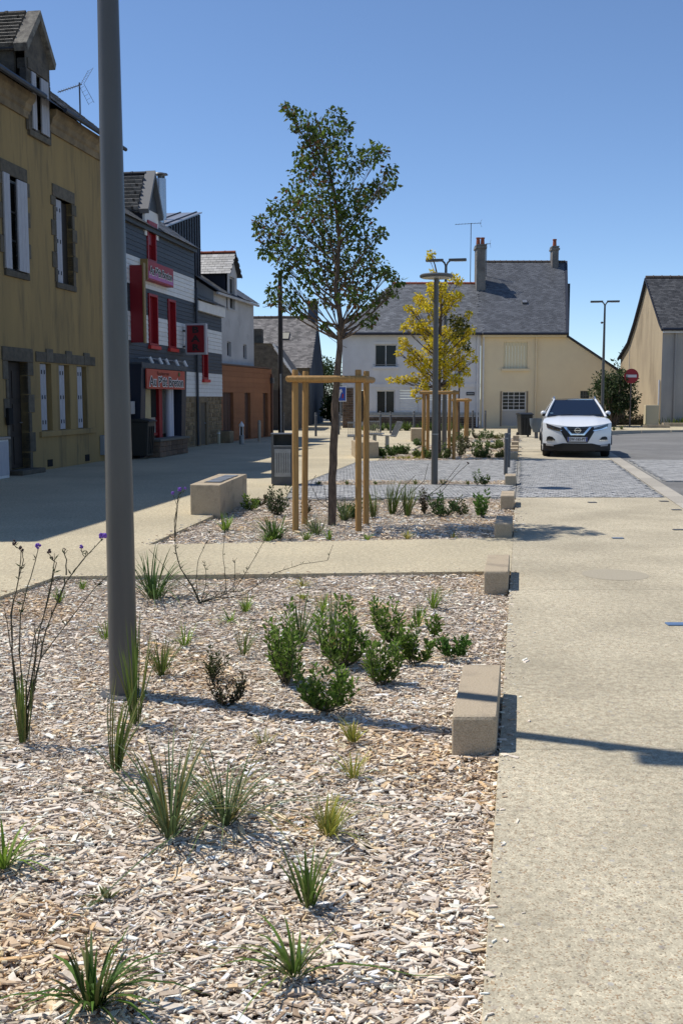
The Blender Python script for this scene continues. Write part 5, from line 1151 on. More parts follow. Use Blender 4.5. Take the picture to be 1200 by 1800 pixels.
wiry((352, 1060), [
    dict(p=[(338, 1030), (318, 1000), (308, 965), (307, 920), (310, 895), (315, 872)]), dict(p=[(338, 1030), (318, 1000), (308, 962), (307, 920), (311, 885), (316, 862)], head='v', hr=.017), dict(p=[(338, 1030), (318, 1000), (308, 965), (308, 930), (312, 890), (304, 868)], head='v', hr=.013), dict(p=[(338, 1030), (318, 1000), (308, 965), (309, 925), (314, 880), (326, 859)], head='v', hr=.010),
    dict(p=[(345, 1020), (348, 985), (362, 955), (375, 930)]), dict(p=[(362, 1030), (362, 1000), (359, 985)], twig=.8), dict(p=[(395, 1045), (412, 1030), (413, 990), (408, 985)], twig=.8), dict(p=[(398, 1040), (396, 1010), (392, 975), (394, 945), (397, 925)]),
    dict(p=[(410, 1040), (430, 1010), (445, 985), (462, 955), (478, 930)]), dict(p=[(430, 1045), (480, 1008), (530, 992), (575, 985), (585, 958)], twig=.6), dict(p=[(370, 1040), (420, 1040), (470, 1020), (520, 1012)], twig=.6), dict(p=[(335, 1040), (300, 1010), (262, 905 + 60)], dy=.1), dict(p=[(380, 1050), (440, 1050), (490, 1035)], twig=.7)],
    'dark tangle of dry verbena stems by the back edge of the large bed', r=.0034)
# -------------------------------------------------- second bed
B2G = dict(z=-.03)
shrub(440, 897, 32, 30, 'dark little shrub touching the right side of the granite bench', 150, .05, nst=8); shrub(462, 890, 20, 26, 'tiny dark shrub right of the bench shrub', 80, .045, BR, 6)
shrub(490, 905, 55, 48, 'open grey green shrub left of the near left stake', 320, .045, ((.05, .08, .03), (.07, .10, .04), (.055, .06, .03)), 14)
grass(482, 948, 46, 'bright bushy grass left of the near left stake', 60, .75, .018, ((.08, .15, .025), (.06, .11, .02)), .6, base=.1)
grass(396, 935, 34, 'thin green grass tuft in front of the granite bench', 34, .55, .014, LG, base=.05)
grass(470, 953, 18, 'small bright tuft at the front edge below the bushy grass', 20, .8, .016, LG)
grass(538, 950, 20, 'small tuft at the front edge, right of the near left stake', 20, .6, .014, LG); grass(578, 950, 20, 'small tuft at the front edge just right of the tree foot', 20, .6, .014, LG)
grass(556, 940, 36, 'soft grass tuft between the left stakes and the trunk', 44, .7, .013, ((.09, .14, .04), (.12, .15, .06)), base=.07)
grass(645, 950, 14, 'small yellow green tuft in front of the right stakes', 18, .8, .014, LG); grass(716, 948, 16, 'small yellow tuft at the front edge, centre right', 24, .7, .012, YG); grass(796, 946, 12, 'small yellow tuft at the front edge near the block', 16, .9, .012, YG)
grass(605, 915, 48, 'grey green blades right of the trunk', 44, .5, .016, BG, base=.08); shrub(622, 912, 34, 42, 'low leafy green plant between trunk and right stakes', 200, .05, ((.06, .11, .04), (.05, .09, .03)), 10)
grass(655, 912, 66, 'tall thin grass right of the far right stake', 34, .28, .014, DG, .3, base=.05)
grass(690, 906, 66, 'tall dark grass, first of the pair behind the tree shadow', 40, .28, .015, DG, .3, base=.05); grass(716, 908, 62, 'tall dark grass, second of the pair behind the tree shadow', 36, .3, .015, DG, .3, base=.05)
shrub(746, 905, 55, 34, 'open dark twiggy plant beside the pair of tall grasses', 130, .04, BR, 9); shrub(778, 908, 48, 50, 'rounded leafy shrub right of the twiggy plant', 260, .05, ((.055, .10, .03), (.07, .12, .04)), 12); shrub(812, 905, 30, 40, 'low olive shrub between the rounded shrub and the last block', 160, .045, ((.07, .085, .03),), 9)
shrub(848, 910, 46, 34, 'fresh green shrub beside the small granite block', 200, .055, ((.08, .16, .03), (.10, .19, .035)), 9)
shrub(535, 905, 30, 30, 'low thin plant behind the left stakes', 90, .04, BR, 7)
wiry((700, 905), [dict(p=[(718, 870), (745, 845), (752, 815)]), dict(p=[(725, 875), (775, 865), (800, 835), (822, 815)], head='k', hr=.02), dict(p=[(690, 880), (705, 860), (730, 835)]), dict(p=[(740, 880), (780, 850), (808, 815)])], 'dry wiry stems leaning over the grey setts', r=.006)
wiry((600, 912), [dict(p=[(560, 880), (545, 850), (556, 835)]), dict(p=[(620, 880), (655, 870), (690, 885)]), dict(p=[(575, 885), (568, 850)])], 'dry wiry stems around the foot of the staked tree', r=.005)
# strip in the setts
shrub(838, 853, 30, 12, 'thin upright weed in the chip strip', 50, .05, nst=3, z=.01); shrub(852, 853, 20, 16, 'bushy weed in the chip strip beside the thin one', 60, .06, ((.09, .13, .04),), nst=5, z=.01)
for i, (x, h) in enumerate(((560, 9), (610, 10), (660, 8), (730, 12), (778, 14), (822, 10))): grass(x, 852, h, 'tiny weed tuft in the chip strip crossing the setts', 14, .7, .02, ((.12, .15, .04), (.16, .16, .04)), group='weeds in the chip strip', name='weed_tuft', cat='weed', z=.01)
# far beds
far = [(672, 804, 14, 12, 0), (688, 803, 20, 18, 0), (700, 800, 20, 20, 0), (712, 800, 18, 18, 0), (732, 805, 14, 16, 1), (752, 808, 26, 22, 1), (782, 808, 26, 26, 1), (808, 803, 30, 26, 2), (838, 806, 18, 26, 1), (855, 807, 20, 22, 1), (880, 806, 12, 18, 3),
       (735, 785, 14, 18, 0), (800, 787, 22, 22, 0), (820, 790, 22, 20, 2), (845, 791, 22, 26, 0), (866, 790, 16, 24, 1), (880, 789, 14, 20, 1),
       (812, 772, 18, 22, 0), (838, 772, 16, 22, 2), (853, 773, 20, 22, 0), (874, 773, 10, 24, 3)]
fl = ['low shrub at the left end of the bed beside the metal chairs', 'round shrub second from the left in the chair side bed', 'round shrub third from the left in the chair side bed', 'round shrub just left of the yellow tree stakes', 'small plant at the left stake of the yellow tree', 'leafy plant between lamp and left stakes of the yellow tree', 'wide leafy plant right of the round headed lamp', 'dark twiggy plant right of the yellow tree stakes', 'low wide plant in the front far bed, centre right', 'leafy plant in the front far bed near the bollards', 'pale dry plant in the front far bed beside the bollards',
      'small shrub behind the left stakes of the yellow tree', 'green shrub in the middle far bed, leftmost', 'twiggy shrub in the middle far bed', 'wide shrub in the middle far bed', 'low shrub in the middle far bed near the blocks', 'small shrub at the right end of the middle far bed', 'shrub in the rearmost bed under the small staked tree', 'twiggy shrub in the rearmost bed', 'dark round shrub in the rearmost bed', 'pale low plant at the right end of the rearmost bed']
pal = [((.07, .12, .03), (.09, .145, .04)), ((.11, .16, .04), (.15, .18, .06)), ((.09, .105, .045), (.10, .09, .05)), ((.20, .19, .07), (.15, .16, .06))]
for (x, y, h, w, k), lab in zip(far, fl): shrub(x, y, h * 1.0, w * 1.1, lab, 190, .075, pal[k], 9, width=.4)
for i in range(9): grass(664 + i * 9, 807, 7, 'tiny yellow green tuft along the front edge of the chair side bed', 12, .9, .03, YG, group='tufts along the chair side bed', name='weed_tuft', cat='weed')
for i in range(12): grass(640 + i * 15, 757, random.uniform(12, 18), 'grass clump along the brick base of the far white house', 40, .55, .05, ((.08, .12, .025), (.10, .15, .03)), group='grass along the far white house', base=.2, z=.0)
for i, (x, y) in enumerate(((1078, 757), (1092, 755), (1128, 752), (1133, 752))): g = grass(x, y, 9, 'small weed beside the far granite kerb blocks', 14, .9, .05, ((.10, .13, .03), (.15, .15, .05)), group='weeds by the far kerb blocks', name='weed_tuft', cat='weed', z=.22)
o = grass(1192, 746, 14, 'patch of grass at the foot of the cement wall at the right edge', 160, .5, .05, ((.11, .16, .03),), base=1.3, z=.36)

# ================================================================== STREET FURNITURE
def twin_lamp(loc, label, H_=5.75, r0=.0775, group='twin headed street lamps'):
    t = thing('street_lamp', label, 'street lamp', loc, R(-9.7), group)
    MB().lathe([(r0, -.12), (r0, .35), (r0 * .97, .9), (r0 * .52, H_ - .12), (r0 * .52, H_ - .1)], 36).build('pole', pole_m, t, 40)
    MB().lathe([(r0 + .055, -.06), (r0 + .055, -.004), (r0 + .05, .004), (r0 + .004, .006)], 36).build('base_collar', steel_dk, t, 40)
    MB().box(-.045, .045, r0 * .93, r0 + .004, .45, .80).build('access_door', pole_m, t)
    MB().sphere((-.11, 0, 4.68), .06, 12, 8, (1, 1, .8)).tube([(-.05, 0, 4.68), (-.1, 0, 4.68)], .02, 6).build('sensor', steel_dk, t, 40)
    for sgn in (-1, 1):
        a = MB().tube([(0, 0, H_ - .16), (sgn * .05, 0, H_ - .04), (sgn * .13, 0, H_ + .03)], .028, 8).build('arm', pole_m, t, 40)
        h = MB().prism([(sgn * .08, -.06), (sgn * .62, -.075), (sgn * .62, .075), (sgn * .08, .06)], H_ + .0, H_ + .075, 'z').build('lamp_head', pole_m, t, bevel=.012)
        MB().box(min(sgn * .24, sgn * .60), max(sgn * .24, sgn * .60), -.055, .055, H_ - .008, H_ - .001).build('lens', mat('lamp_lens', (.45, .45, .43), .25), h)
    return t
g = G(218, 1218, -.03); twin_lamp(g, 'thick grey lamp post standing in the large foreground bed', group='twin headed street lamps')
g = G(780, 791); twin_lamp(g, 'twin headed lamp post rising behind the yellow tree')
p = atY(1060, 700, 46.2); twin_lamp(Vector((p.x, 46.4, .2)), 'twin headed lamp post behind the white car by the round bush', 5.55)
g = G(763, 851, .01); t = thing('street_lamp', 'round disc headed lamp post standing in the chip strip among the setts', 'street lamp', g)
MB().lathe([(.062, -.1), (.062, .5), (.042, 3.74), (.042, 3.77)], 28).build('pole', pole_m, t, 40); MB().lathe([(.064, .92), (.064, .94)], 28).build('joint_ring', steel, t)
MB().lathe([(.06, 3.765), (.29, 3.775), (.305, 3.79), (.305, 3.815), (.28, 3.835), (.05, 3.845)], 36).build('lamp_head', pole_m, t, 40); MB().lathe([(.10, 3.764), (.27, 3.771), (.27, 3.766), (.1, 3.759)], 32).build('lens', MATS['lamp_lens'], t)

def stakes(pts, H_, label, r=.042, rail_z=1.86, ties=True):
    c = sum((Vector(p) for p in pts), Vector()) / len(pts); c.z = 0
    t = thing('tree_stakes', label, 'tree stakes', c)
    P_ = [Vector((p[0] - c.x, p[1] - c.y, 0)) for p in pts]
    for p in P_:
        dx = random.uniform(-.02, .02); MB().tube([p + Vector((dx, 0, -.15)), p + Vector((dx * .5, 0, H_ * .5)), p + Vector((0, 0, H_ - .02)), p + Vector((0, 0, H_))], [r, r * .99, r * .97, r * .86], 14).build('stake', stake_m, t, 40)
    order = [(0, 1), (2, 3), (0, 2), (1, 3)] if len(pts) == 4 else [(0, 1)]
    for k, (i, j) in enumerate(order):
        d_ = (P_[j] - P_[i]).normalized(); zz = rail_z - (0 if k < 2 else .001); off = Vector((0, -r * 1.7, 0)) if k < 2 and k == 0 else (Vector((0, r * 1.7, 0)) if k == 1 else Vector((-r * 1.7 if k == 2 else r * 1.7, 0, 0)))
        a = P_[i] - d_ * .09 + off + Vector((0, 0, zz)); e = P_[j] + d_ * .09 + off + Vector((0, 0, zz)); MB().tube([a, a.lerp(e, .03), a.lerp(e, .97), e], [r * .8, r * .98, r * .98, r * .8], 14).build('rail', stake_m, t, 40)
    return t
h1 = atY(525, 650, 12.92).z
ST1 = stakes([G(520, 929), G(629, 929), G(538, 918), G(643, 918)], h1, 'four pine stakes with cross rails around the green tree', .040, atY(525, 666, 12.85).z)
b = MB()
for sx in (-1, 1): b.tube([(-.08 * sx + .06, .28 * sx, 1.86), (.05, .10 * sx, 1.84), (.02 + .06 * sx, 0, 1.83)], .012, 5)
b.build('tree_tie', mat('green_tie', (.03, .06, .04), .8), ST1)
h2 = atY(745, 686, 28).z
stakes([G(744, 806), G(797, 806), G(751, 799), G(789, 800)], h2, 'four pine stakes with cross rails around the yellow tree', .048, h2 - .06)
h3 = atY(818, 700, 39).z
stakes([Vector((fx(800) * 39.2 / 57, 39.2, 0)), Vector((fx(818) * 39 / 57, 39, 0)), Vector((fx(804) * 40.3 / 57, 40.3, 0)), Vector((fx(822) * 40.2 / 57, 40.2, 0))], h3, 'four thin stakes around the slender sapling near the far houses', .055, h3 - .07)
tree('sapling', 'slender thin crowned sapling right of the yellow tree', 39.7, [(806, 772), (806, 740), (806, 700), (807, 660), (806, 620), (808, 590)], .05, [(806, 600, 9), (815, 612, 8), (798, 615, 8), (812, 635, 8), (800, 640, 7), (806, 660, 6), (818, 595, 6)], [(.05, .085, .02), (.08, .11, .03)], None, .10, 40, .5, 690)

# granite blocks along the lane
def block(Y0_, Y1_, w, h, label, m=granite, group='granite blocks along the parking lane'):
    x0, y0 = L(Y0_, -.012); x1, y1 = L(Y1_, -.012); t = MB().prism([(0, 0), (-w, -.004), (x1 - x0 - w, y1 - y0), (x1 - x0, y1 - y0)], -.1, h, 'z')
    o = t.build('granite_block', m, None, loc=(x0, y0, 0), bevel=.02); tag(o, label, 'stone block', group)
block(4.64, 5.58, .205, .165, 'nearest and largest granite block, crossed by the lamp post shadow')
block(8.66, 9.60, .205, .165, 'granite block at the back right corner of the large bed')
block(12.02, 12.82, .205, .165, 'granite block in the leaf shadow of the staked tree')
block(15.35, 16.15, .205, .18, 'granite block just in front of the grey setts')
block(19.34, 19.85, .205, .18, 'granite block at the end of the chip strip')
for y, lab in ((27.5, 'first small granite block behind the bollards'), (29.6, 'second small granite block behind the bollards'), (31.4, 'third small granite block behind the bollards'), (34.2, 'fourth small granite block behind the bollards'), (39.8, 'last small granite block, nearest the wheelie bin')): block(y, y + .55, .24, .19, lab)
# stone benches
t = thing('granite_bench', 'long granite block bench with inset plate at the left of the staked tree', 'bench', (-1.66, 14.32, 0), R(0))
MB().prism([(0, 0), (-.42, .07), (-.26, 2.12), (.18, 2.08)], -.1, .42, 'z').build('block', granite, t, bevel=.012)
MB().prism([(-.03, .35), (-.27, .40), (-.12, 1.80), (.07, 1.78)], .421, .428, 'z').build('inset_plate', steel_dk, t)
for i in range(4): MB().prism([(-.05 + .036 * i, .40 + i * .34), (-.25 + .036 * i, .43 + i * .34), (-.22 + .036 * i, .70 + i * .34), (-.02 + .036 * i, .67 + i * .34)], .429, .434, 'z').build('plate_panel', galv, t)
t = thing('granite_bench', 'granite block bench beside the metal chairs', 'bench', G(625, 806)); MB().prism([(0, 0), (.62, .25), (.5, 1.9), (-.1, 1.7)], -.1, .43, 'z').build('block', granite, t, bevel=.012)
t = thing('granite_bench', 'short granite block bench behind the chairs, left of the yellow tree stakes', 'bench', G(722, 776)); MB().prism([(0, 0), (.42, 0), (.5, 1.5), (.08, 1.5)], -.1, .47, 'z').build('block', granite, t, bevel=.012)
t = thing('granite_kerb_block', 'long low granite block below the no entry sign', 'stone block', (14.1, 48.1, .22)); MB().box(-.35, .85, -.15, .15, 0, .17).build('block', granite, t, bevel=.015)
t = thing('granite_kerb_block', 'long low granite block in front of the cream cabinet', 'stone block', (15.0, 48.9, .29)); MB().box(-.1, .95, -.15, .15, 0, .17).build('block', granite, t, bevel=.015)
# bollards
def bollard(px, py, h, w, label, z=0.0, group='grey bollards'):
    g = G(px, py, z); t = thing('bollard', label, 'bollard', g, 0, group)
    MB().lathe([(w, -.05), (w, h - .012), (w * .82, h)], 16).build('post', steel_dk, t, 40); MB().lathe([(w * 1.04, h * .86), (w * 1.04, h * .89)], 16).build('band', steel, t)
bollard(888, 835, .88, .040, 'nearer grey bollard of the pair at the end of the setts'); bollard(893, 822, .90, .040, 'farther grey bollard of the pair at the end of the setts')
for (x, y, lab) in ((498, 766, 'bollard beside the utility pole'), (555, 767, 'bollard between stake frame and trunk, in front of the blue gable'), (595, 764, 'bollard just right of the green tree trunk, near the far corner'), (668, 760, 'bollard in front of the far white house left window'), (686, 762, 'taller bollard in front of the far white house double window'), (727, 760, 'bollard in front of the far white house roller shutter'), (852, 757, 'bollard in front of the cream house glazed door'), (830, 757, 'bollard by the downpipes between white and cream houses')): bollard(x, y, 1.0, .05, lab)
# litter bin
g = G(477, 853); t = thing('litter_bin', 'dark grey square litter bin with slotted front panel behind the stakes', 'litter bin', g)
MB().box(0, .045, 0, .40, .02, .93).box(.375, .42, 0, .40, .02, .93).box(.045, .375, .36, .40, .02, .93).box(.045, .375, 0, .36, 0, .06).box(.045, .375, 0, .012, .06, .72).build('body', steel_dk, t)
MB().box(-.012, .432, -.012, .412, .93, .955).build('lid', steel_dk, t, bevel=.005); MB().box(.045, .375, .0, .02, .72, .735).build('rim', steel, t)
b = MB(); xs = [.07, .107, .15, .19, .232, .272, .312, .350]
pn = thing('front_panel', '', 'x'); del pn['label']; del pn['category']; pn.parent = t
MB().box(.06, .36, -.012, -.002, .60, .67).box(.06, .36, -.012, -.002, .16, .23).build('frame_plate', steel, pn)
for i in range(7):
    xa = .064 + i * .0428; MB().box(xa, xa + .030, -.012, -.002, .23, .60).build('slat', steel, pn)
# chairs
def chair(loc, rz, label):
    t = thing('metal_chair', label, 'chair', loc, rz, 'slatted metal chairs')
    MB().box(-.05, .05, -.05, .05, 0, .42).build('pedestal', galv, t); MB().box(-.14, .14, -.14, .14, 0, .012).build('foot_plate', galv, t)
    for i in range(8):
        x = -.25 + i * .0665; MB().bar((x, -.24, .45), (x, .20, .42), .05, .014).build('seat_slat', galv, t); MB().bar((x, .22, .44), (x, .42, .86), .05, .014, (1, 0, 0)).build('back_slat', galv, t)
    MB().bar((-.27, .20, .42), (.25, .20, .42), .04, .05).build('cross_bar', galv, t); MB().bar((-.27, .41, .85), (.25, .41, .85), .03, .05).build('top_bar', galv, t); MB().bar((-.27, -.22, .445), (.25, -.22, .445), .03, .04).build('cross_bar', galv, t)
chair(G(624, 790), R(180), 'slatted metal chair, leftmost of the three, turned away'); chair(G(658, 786), R(165), 'slatted metal chair in the middle behind the right stakes'); chair(G(680, 790), R(-75), 'slatted metal chair in profile, rightmost of the three')
# wheelie bin and tub far
bn = thing('wheelie_bin', 'black wheelie bin standing left of the white car', 'bin', Vector((fx(922) * 43.6 / 57, 43.6, 0)), R(8)); wheelie(bn, mat('black_bin_plastic', (.012, .013, .014), .45), .52, .92, .6)
t = thing('planter_tub', 'grey blue tub on a stand half hidden behind the white car', 'tub', Vector((fx(943) * 42 / 57, 42, 0))); MB().lathe([(.12, .25), (.26, .55), (.28, .80), (.25, .80), (.2, .5)], 20).build('tub', mat('blue_grey_plastic', (.12, .15, .18), .6), t, 40); MB().lathe([(.07, 0), (.07, .26)], 12).build('stand', steel_dk, t)
# no-entry sign
g = Vector((atY(1107.5, 700, 48.6).x, 48.6, .25)); t = thing('road_sign', 'round red no entry sign on a thin post by the tan house', 'sign', g); zc = atY(1107, 661, 48.6).z - g.z
MB().tube([(0, .03, -.1), (0, .03, zc + .2)], .032, 10).build('post', mat('brown_grey_post', (.13, .10, .09), .5), t, 40)
def vdisc(r, y0, y1, m, par, nm, z): 
    b_ = MB(); b_.tube([(0, y0, z), (0, y1, z)], r, 32); return b_.build(nm, m, par, 40)
dsk = vdisc(.335, -.018, -.002, mat('sign_red', (.30, .008, .016), .4), t, 'disc', zc); MB().box(-.24, .24, -.026, -.0185, zc - .062, zc + .062).build('white_bar', mat('sign_white', (.62, .60, .60), .4), dsk)
# blue panel sign left of the white house
g = Vector((atY(599, 690, 54).x, 54, 0)); t = thing('road_sign', 'blue square road sign with white and red arrows beside the far white house', 'sign', g)
MB().tube([(-.02, .04, 0), (-.02, .04, 3.1)], .03, 8).build('post', galv, t); zc = atY(600, 693, 54).z
pn = MB().box(-.30, .24, -.01, .01, zc - .33, zc + .36).build('panel', mat('sign_blue', (.02, .07, .34), .4), t); MB().box(-.34, .28, -.004, .014, zc - .37, zc + .40).build('rim', white_p, pn)
MB().prism([(-.16, zc - .2), (-.08, zc - .2), (.02, zc + .12), (.08, zc + .08), (.03, zc + .28), (-.12, zc + .18), (-.06, zc + .16)], -.018, -.012, 'y').build('white_arrow', MATS['sign_white'], pn); MB().prism([(.05, zc - .2), (.12, zc - .2), (.14, zc + .02), (.07, zc + .02)], -.018, -.012, 'y').build('red_arrow', red_p, pn)
# lane fittings
def plate(px, py, w, d_, label, m):
    g = G(px, py, .007); o = MB().box(-w / 2, w / 2, -d_ / 2, d_ / 2, -.004, .005).build('ground_plate', m, None, loc=g, bevel=.002); tag(o, label, 'plate', 'metal plates in the parking lane')
plate(1085, 946, .13, .075, 'small blue grey metal plate in the middle of the parking lane', mat('blue_plate', (.20, .24, .30), .3, metal=.5)); plate(1195, 1097, .20, .085, 'blue metal plate at the right photo edge', mat('bright_blue_plate', (.16, .25, .40), .3, metal=.4))
plate(1040, 883, .13, .10, 'small dark metal plate below the setts, left one', steel_dk); plate(1166, 881, .13, .10, 'small dark metal plate below the setts, right one', steel_dk); plate(1188, 896, .13, .08, 'small dark metal plate on the kerb line', steel_dk); plate(1192, 931, .14, .07, 'dark metal plate at the right edge of the lane', steel_dk)
g = G(1080, 1010, .003); o = MB().lathe([(.30, 0), (.30, .0006)], 40).build('concrete_patch', mat('patch_grey', (.40, .35, .26), .9, (.33, .29, .215), 60, bump=.3), None, loc=g); tag(o, 'round darker concrete patch in the parking lane', 'patch')

# ================================================================== CAR
car = thing('white_car', 'white compact suv parked facing the camera', 'car', (G(1010, 804).x, 28.3, .004), R(-9.7))
paint = mat('white_car_paint', (.72, .74, .76), .25, coat=.8, spec=.5); blk = mat('black_trim', (.010, .010, .012), .45); tyre = mat('tyre', (.012, .012, .012), .85); chrome = mat('chrome', (.70, .70, .72), .12, metal=1.0)
cglass = mat('windscreen', (.010, .016, .032), .05, spec=.8); lampg = mat('headlamp_glass', (.07, .075, .085), .08, (.02, .02, .025), 12, spec=.8, coat=.6)
def yf(x, z): return .03 + .40 * (abs(x) / .92) ** 2.7 + .16 * max(0, (z - .62)) ** 1.2 + .10 * max(0, .42 - z)
def zh(x): return .835 + .10 * (abs(x) / .9) ** 1.8
NX = 18; b = MB(); rows = [.19, .30, .42, .55, .68, .78, 1.0]
def hwz(z): return .86 + .06 * math.sin(min(1, max(0, (z - .15) / .9)) * math.pi)
grid = []
for r_ in rows:
    row = []
    for i in range(NX + 1):
        s = -1 + 2 * i / NX; x = .915 * s; z = min(r_, zh(x)) if r_ < 1 else zh(x); z = r_ if r_ < 1 else zh(x)
        row.append((x, yf(x, z), z))
    grid.append(row)
hood = []
for t_ in (.12, .3, .55, .8, 1.0):
    row = []
    for i in range(NX + 1):
        s = -1 + 2 * i / NX; x0 = .915 * s; x1 = .84 * s; x = x0 + (x1 - x0) * t_; ya = yf(x0, zh(x0)); y = ya + (1.22 + .05 * -abs(s) - ya) * t_
        za = zh(x0); z = za + (1.115 - .06 * abs(s) ** 3 - za) * (1 - (1 - t_) ** 1.6) + .02 * math.sin(math.pi * t_) * (1 - abs(s) ** 4) + (.018 if .45 < abs(s) < .62 else 0) * (1 - t_ * .4)
        row.append((x, y, z))
    hood.append(row)
grid += hood; k = NX + 1
b.v = [p for r_ in grid for p in r_]; b.f = [(j * k + i, j * k + i + 1, (j + 1) * k + i + 1, (j + 1) * k + i) for j in range(len(grid) - 1) for i in range(NX)]
# sides
for sx in (-1, 1):
    st = [[(sx * .915, yf(.915, z), z) for z in (.19, .42, .68, .80, zh(.915))]]
    for y_, wmid, belt in ((.7, .92, .97), (1.2, .92, 1.05), (2.2, .92, 1.09), (3.2, .92, 1.13), (4.0, .90, 1.16), (4.36, .80, 1.12)):
        st.append([(sx * wmid * .97, y_, .22), (sx * wmid, y_, .42), (sx * wmid, y_, .68), (sx * wmid * .985, y_, .85), (sx * .84 * wmid / .92, y_, belt)])
    o_ = len(b.v); b.v += [p for s_ in st for p in s_]; b.f += [tuple(o_ + q for q in (j * 5 + i, j * 5 + i + 1, (j + 1) * 5 + i + 1, (j + 1) * 5 + i)) for j in range(len(st) - 1) for i in range(4)]
b.add([(-.78, 4.36, .22), (.78, 4.36, .22), (.80, 4.36, .68), (.70, 4.36, 1.12), (-.70, 4.36, 1.12), (-.80, 4.36, .68)], [(0, 1, 2, 3, 4, 5)])
body = b.build('body', paint, car, 35)
# cabin
bot = {'f': 1.20, 'r': 4.25}; 
C0 = [(-.80, 1.20, 1.09), (.80, 1.20, 1.09), (.82, 2.4, 1.09), (.80, 4.25, 1.13), (-.80, 4.25, 1.13), (-.82, 2.4, 1.09)]
C1 = [(-.555, 1.98, 1.545), (.555, 1.98, 1.545), (.60, 2.6, 1.575), (.54, 3.85, 1.52), (-.54, 3.85, 1.52), (-.60, 2.6, 1.575)]
MB().add([C0[0], C0[1], C1[1], C1[0]], [(0, 1, 2, 3)]).build('windscreen', cglass, car)
MB().add([C0[1], C0[2], C0[3], C1[3], C1[2], C1[1]], [(0, 1, 4, 5), (1, 2, 3, 4)]).add([C0[0], C0[5], C0[4], C1[4], C1[5], C1[0]], [(0, 1, 4, 5), (1, 2, 3, 4)]).build('side_window', cglass, car)
MB().add([C0[3], C0[4], C1[4], C1[3]], [(0, 1, 2, 3)]).build('rear_window', cglass, car)
MB().add([(x, y, z + .004) for x, y, z in C1] + [(0, 2.6, 1.60)], [(0, 1, 6), (1, 2, 6), (2, 3, 6), (3, 4, 6), (4, 5, 6), (5, 0, 6)]).build('roof', mat('dark_glass_roof', (.015, .022, .04), .08, spec=.7), car, 50)
for sx in (-1, 1):
    MB().tube([(sx * .815, 1.17, 1.085), (sx * .70, 1.55, 1.33), (sx * .575, 1.98, 1.555)], [.036, .032, .030], 8).tube([(sx * .575, 1.98, 1.555), (sx * .615, 2.6, 1.585), (sx * .555, 3.85, 1.53), (sx * .80, 4.25, 1.13)], .03, 8).build('pillar', paint, car, 60)
    MB().tube([(sx * .56, 2.05, 1.57), (sx * .575, 2.2, 1.625), (sx * .585, 2.8, 1.64), (sx * .555, 3.6, 1.60), (sx * .55, 3.75, 1.55)], .018, 8).build('roof_rail', chrome, car, 60)
    m_ = MB().sphere((sx * .885, 1.42, 1.175), .095, 12, 8, (.85, .75, .78)).build('mirror', paint, car, 60); MB().sphere((sx * .865, 1.395, 1.135), .08, 10, 6, (.85, .7, .65)).tube([(sx * .78, 1.42, 1.08), (sx * .86, 1.42, 1.12)], .03, 6).build('mirror_base', blk, m_)
    for yw in (.86, 3.5):
        w_ = thing('wheel', '', 'x'); del w_['label']; del w_['category']; w_.parent = car; w_.location = (sx * .79, yw, .335)
        b = MB(); b.lathe([(.20, -.11), (.31, -.11), (.335, -.08), (.335, .08), (.31, .11), (.20, .11)], 28); b.v = [(z, x, y) for x, y, z in b.v]; b.build('tyre', tyre, w_, 50)
        b = MB(); b.lathe([(.21, -.06), (.21, .06)], 24); b.v = [(z, x, y) for x, y, z in b.v]; rim = b.build('rim', steel, w_, 40)
        b = MB(); b.tube([(sx * .912, yw + .40 * math.cos(a_), .335 + .40 * math.sin(a_)) for a_ in [math.pi * i / 10 for i in range(11)]], .035, 6); b.build('wheel_arch', blk, car, 60)
def decal(poly, m, name, e=.012, parent=None, dens=.09):
    """a trim piece that follows the curved nose of the car"""
    tri = [[Vector(poly[i]) for i in t_] for t_ in tessellate_polygon([[Vector((x, z, 0)) for x, z in poly]])]
    out = []
    while tri:
        a_, b2, c_ = tri.pop(); ls_ = [((a_ - b2).length, a_, b2, c_), ((b2 - c_).length, b2, c_, a_), ((c_ - a_).length, c_, a_, b2)]; l_ = max(ls_, key=lambda q: q[0])
        if l_[0] < .07: out.append((a_, b2, c_)); continue
        m_ = (l_[1] + l_[2]) / 2; tri += [[l_[1], m_, l_[3]], [m_, l_[2], l_[3]]]
    b_ = MB(); key = {}
    def vi(p):
        k_ = (round(p.x, 4), round(p.y, 4))
        if k_ not in key: key[k_] = len(b_.v); b_.v.append((p.x, yf(p.x, p.y) - e, p.y))
        return key[k_]
    for t_ in out: b_.f.append(tuple(vi(p) for p in t_))
    n_ = len(poly); o_ = len(b_.v)
    for (xa, za), (xb, zb) in zip(poly, poly[1:] + poly[:1]):
        k_ = max(1, int(math.hypot(xb - xa, zb - za) / .05))
        for q in range(k_):
            p0 = (xa + (xb - xa) * q / k_, za + (zb - za) * q / k_); p1 = (xa + (xb - xa) * (q + 1) / k_, za + (zb - za) * (q + 1) / k_)
            b_.add([(p0[0], yf(*p0) - e, p0[1]), (p1[0], yf(*p1) - e, p1[1]), (p1[0], yf(*p1) + .02, p1[1]), (p0[0], yf(*p0) + .02, p0[1])], [(0, 1, 2, 3)])
    return b_.build(name, m, parent or car)
mir = lambda P_: [(-x, z) for x, z in reversed(P_)]
decal([(-.43, .825), (.43, .825), (.44, .70), (.27, .405), (-.27, .405), (-.44, .70)], blk, 'grille', .014)
V1 = [(-.37, .822), (-.30, .822), (-.15, .645), (.15, .645), (.30, .822), (.37, .822), (.18, .605), (-.18, .605)]
decal(V1, chrome, 'grille_trim', .034)
